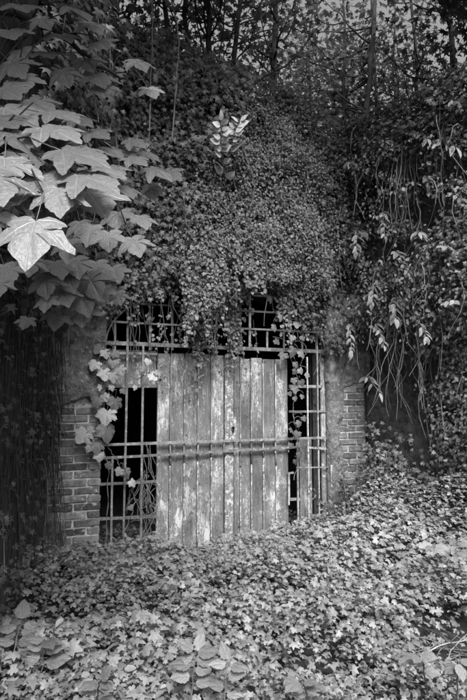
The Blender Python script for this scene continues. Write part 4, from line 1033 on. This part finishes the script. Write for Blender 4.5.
bank = [  # px of the trunk at the crest line, distance behind the wall face
    (178, 1.2, .045, (-.05, .1), 'slim dark stem leaning left at the top edge, first of its clump'), (196, 1.4, .05, (-.02, .1), 'dark stem at the top edge, second of its clump'), (212, 1.3, .055, (.03, .1), 'dark stem leaning right at the top edge, third of its clump'),
    (232, 1.5, .05, (.08, .1), 'strongly leaning stem at the top edge, rightmost of its clump'),
    (345, 3.2, .05, (.0, .0), 'straight thin tree trunk above the notch, leftmost there'), (358, 2.6, .075, (.09, .0), 'dark leaning tree trunk above the middle of the notch'), (376, 3.6, .05, (-.01, .0), 'thin upright trunk just right of the leaning one'), (395, 4.2, .05, (.01, .0), 'thin upright trunk at the right of the notch'),
    (312, 4.5, .045, (.02, .0), 'thin far trunk above the left slope of the notch'), (418, 3.0, .06, (-.03, .0), 'dark trunk above the right slope of the notch')]
for px, yy, r, lean, lab in bank:
    p = at_y(px, 100, yy)
    crown = [(lean[0]*4+rng.normal(0, .3), rng.normal(.3, .5), rng.uniform(2.2, 3.0), 1.3, 1.4, 1.1), (rng.normal(0, .6), rng.normal(.5, .6), rng.uniform(3.6, 4.8), 1.6, 1.6, 1.2)]
    tree('bank_tree', lab, p[0], yy, 6.0, r, lean, crown, 720, (.06, .13))
for px, yy, lab in ((60, 2.0, 'leafy tree on the bank at the far upper left'), (130, 2.4, 'leafy tree on the bank above the maple boughs'), (262, 3.0, 'leafy tree on the bank behind the left slope of the notch'), (330, 6.5, 'pale distant tree seen through the notch'), (400, 7.0, 'distant tree behind the right side of the notch'), (455, 2.4, 'leafy tree on the bank at the upper right'), (290, 8.0, 'distant tree behind the left side of the notch')):
    p = at_y(px, 60, yy)
    crown = [(0, 0, 1.4, 1.3, 1.2, 1.0), (rng.normal(0, .4), 0, 3.2, 1.9, 1.6, 1.6), (rng.normal(0, .5), .3, 5.4, 1.8, 1.6, 1.5)]
    tree('leafy_tree', lab, p[0], yy, 6.5, .09, (rng.normal(0, .04), .02), crown, 1900 if px > 380 else 1600, (.06, .14))
# trees added beside the court, crowns shaped to shade the upper walls
tree('added_shade_tree', 'tree added on the left bank, crown shaped to shade the court', -3.2, -.6, 7.5, .2, (.12, -.02), [(2.6, -1.5, 1.8, 1.4, 1.0, .8), (4.1, -1.5, 1.7, 1.4, 1.0, .8), (5.6, -1.6, 1.8, 1.3, 1.0, .8), (2.4, -.2, 3.4, 2.1, 1.4, 1.0), (4.4, -.2, 3.6, 2.0, 1.4, 1.0), (.2, -.6, 4.5, 1.8, 1.8, 1.2), (3.2, 1.0, 5.2, 2.4, 1.6, 1.2)], 31000, (.11, .20))
tree('added_shade_tree', 'tree added on the right bank, crown shaped to shade the court', 6.2, .2, 7.5, .2, (-.10, -.02), [(-1.0, -1.2, 2.8, 1.2, 1.3, .9), (-.6, -2.2, 2.6, 1.5, 1.5, 1.0), (.5, -.4, 4.4, 2, 1.6, 1.4), (-3.0, -2.5, 2.0, 1.3, 1.0, .7), (-2.2, -3.2, 2.0, 1.2, .9, .7)], 14000, (.11, .20))

# low growth along the crest
def crest(name, label, n, xr, yr, hgt, size, mat):
    x = rng.uniform(*xr, n*3); y = rng.uniform(*yr, n*3); k = ~in_court(x, y) & (rng.random(n*3) < .3+.9*vn(x, y, 1.5, 70)); x, y = x[k][:n], y[k][:n]; n = len(x)
    P = np.stack([x, y, hill_h(x, y)+hgt*rng.random(n)*(.3+1.2*vn(x, y, 1.3, 71))], 1)
    o = scatter(name, IVY, P, jit_dirs(n, (0, -.4, -.2), .7), jit_dirs(n, (0, -.5, 1), .5), rng.uniform(*size, n), mat, None)
    return tag(o, label, 'undergrowth', kind='stuff')
crest('bank_undergrowth', 'dark leafy undergrowth along the top of the bank', 16000, (-3.5, 6.5), (-2.6, 2.2), .24, (.04, .08), 'shaded_leaf')

# leaf cover on the two slopes where the wing walls end
for (xr, lab, A, sx) in (((-5.0, -.95), 'leafy undergrowth on the slope beyond the left retaining wall', WL1, -1), ((3.8, 8.0), 'leafy undergrowth on the slope beyond the right retaining wall', WR1, 1)):
    n = 9000; x = rng.uniform(*xr, n*2); y = rng.uniform(-3.6, -2.4, n*2); xw = A[0]+sx*(-.03)
    k = ~in_court(x, y); x, y = x[k][:n], y[k][:n]
    P = np.stack([x, y, np.maximum(hill_h(x, y), ground_h(x, y))+.02+.22*rng.random(len(x))], 1)
    m = 2600; Q = np.stack([A[0]+sx*rng.uniform(-.08, .6, m), A[1]-.03-.16*rng.random(m), rng.uniform(-.1, 4.8, m)], 1); P = np.vstack([P, Q]); n = len(P)
    P[:, 1] -= .10*rng.random(n)
    tag(scatter('slope_undergrowth', IVY, P, jit_dirs(n, (-.3*sx, -.4, -.6), .6), jit_dirs(n, (-.2*sx, -.8, .6), .45), rng.uniform(.04, .09, n), 'wall_leaf', None), lab, 'undergrowth', kind='stuff')
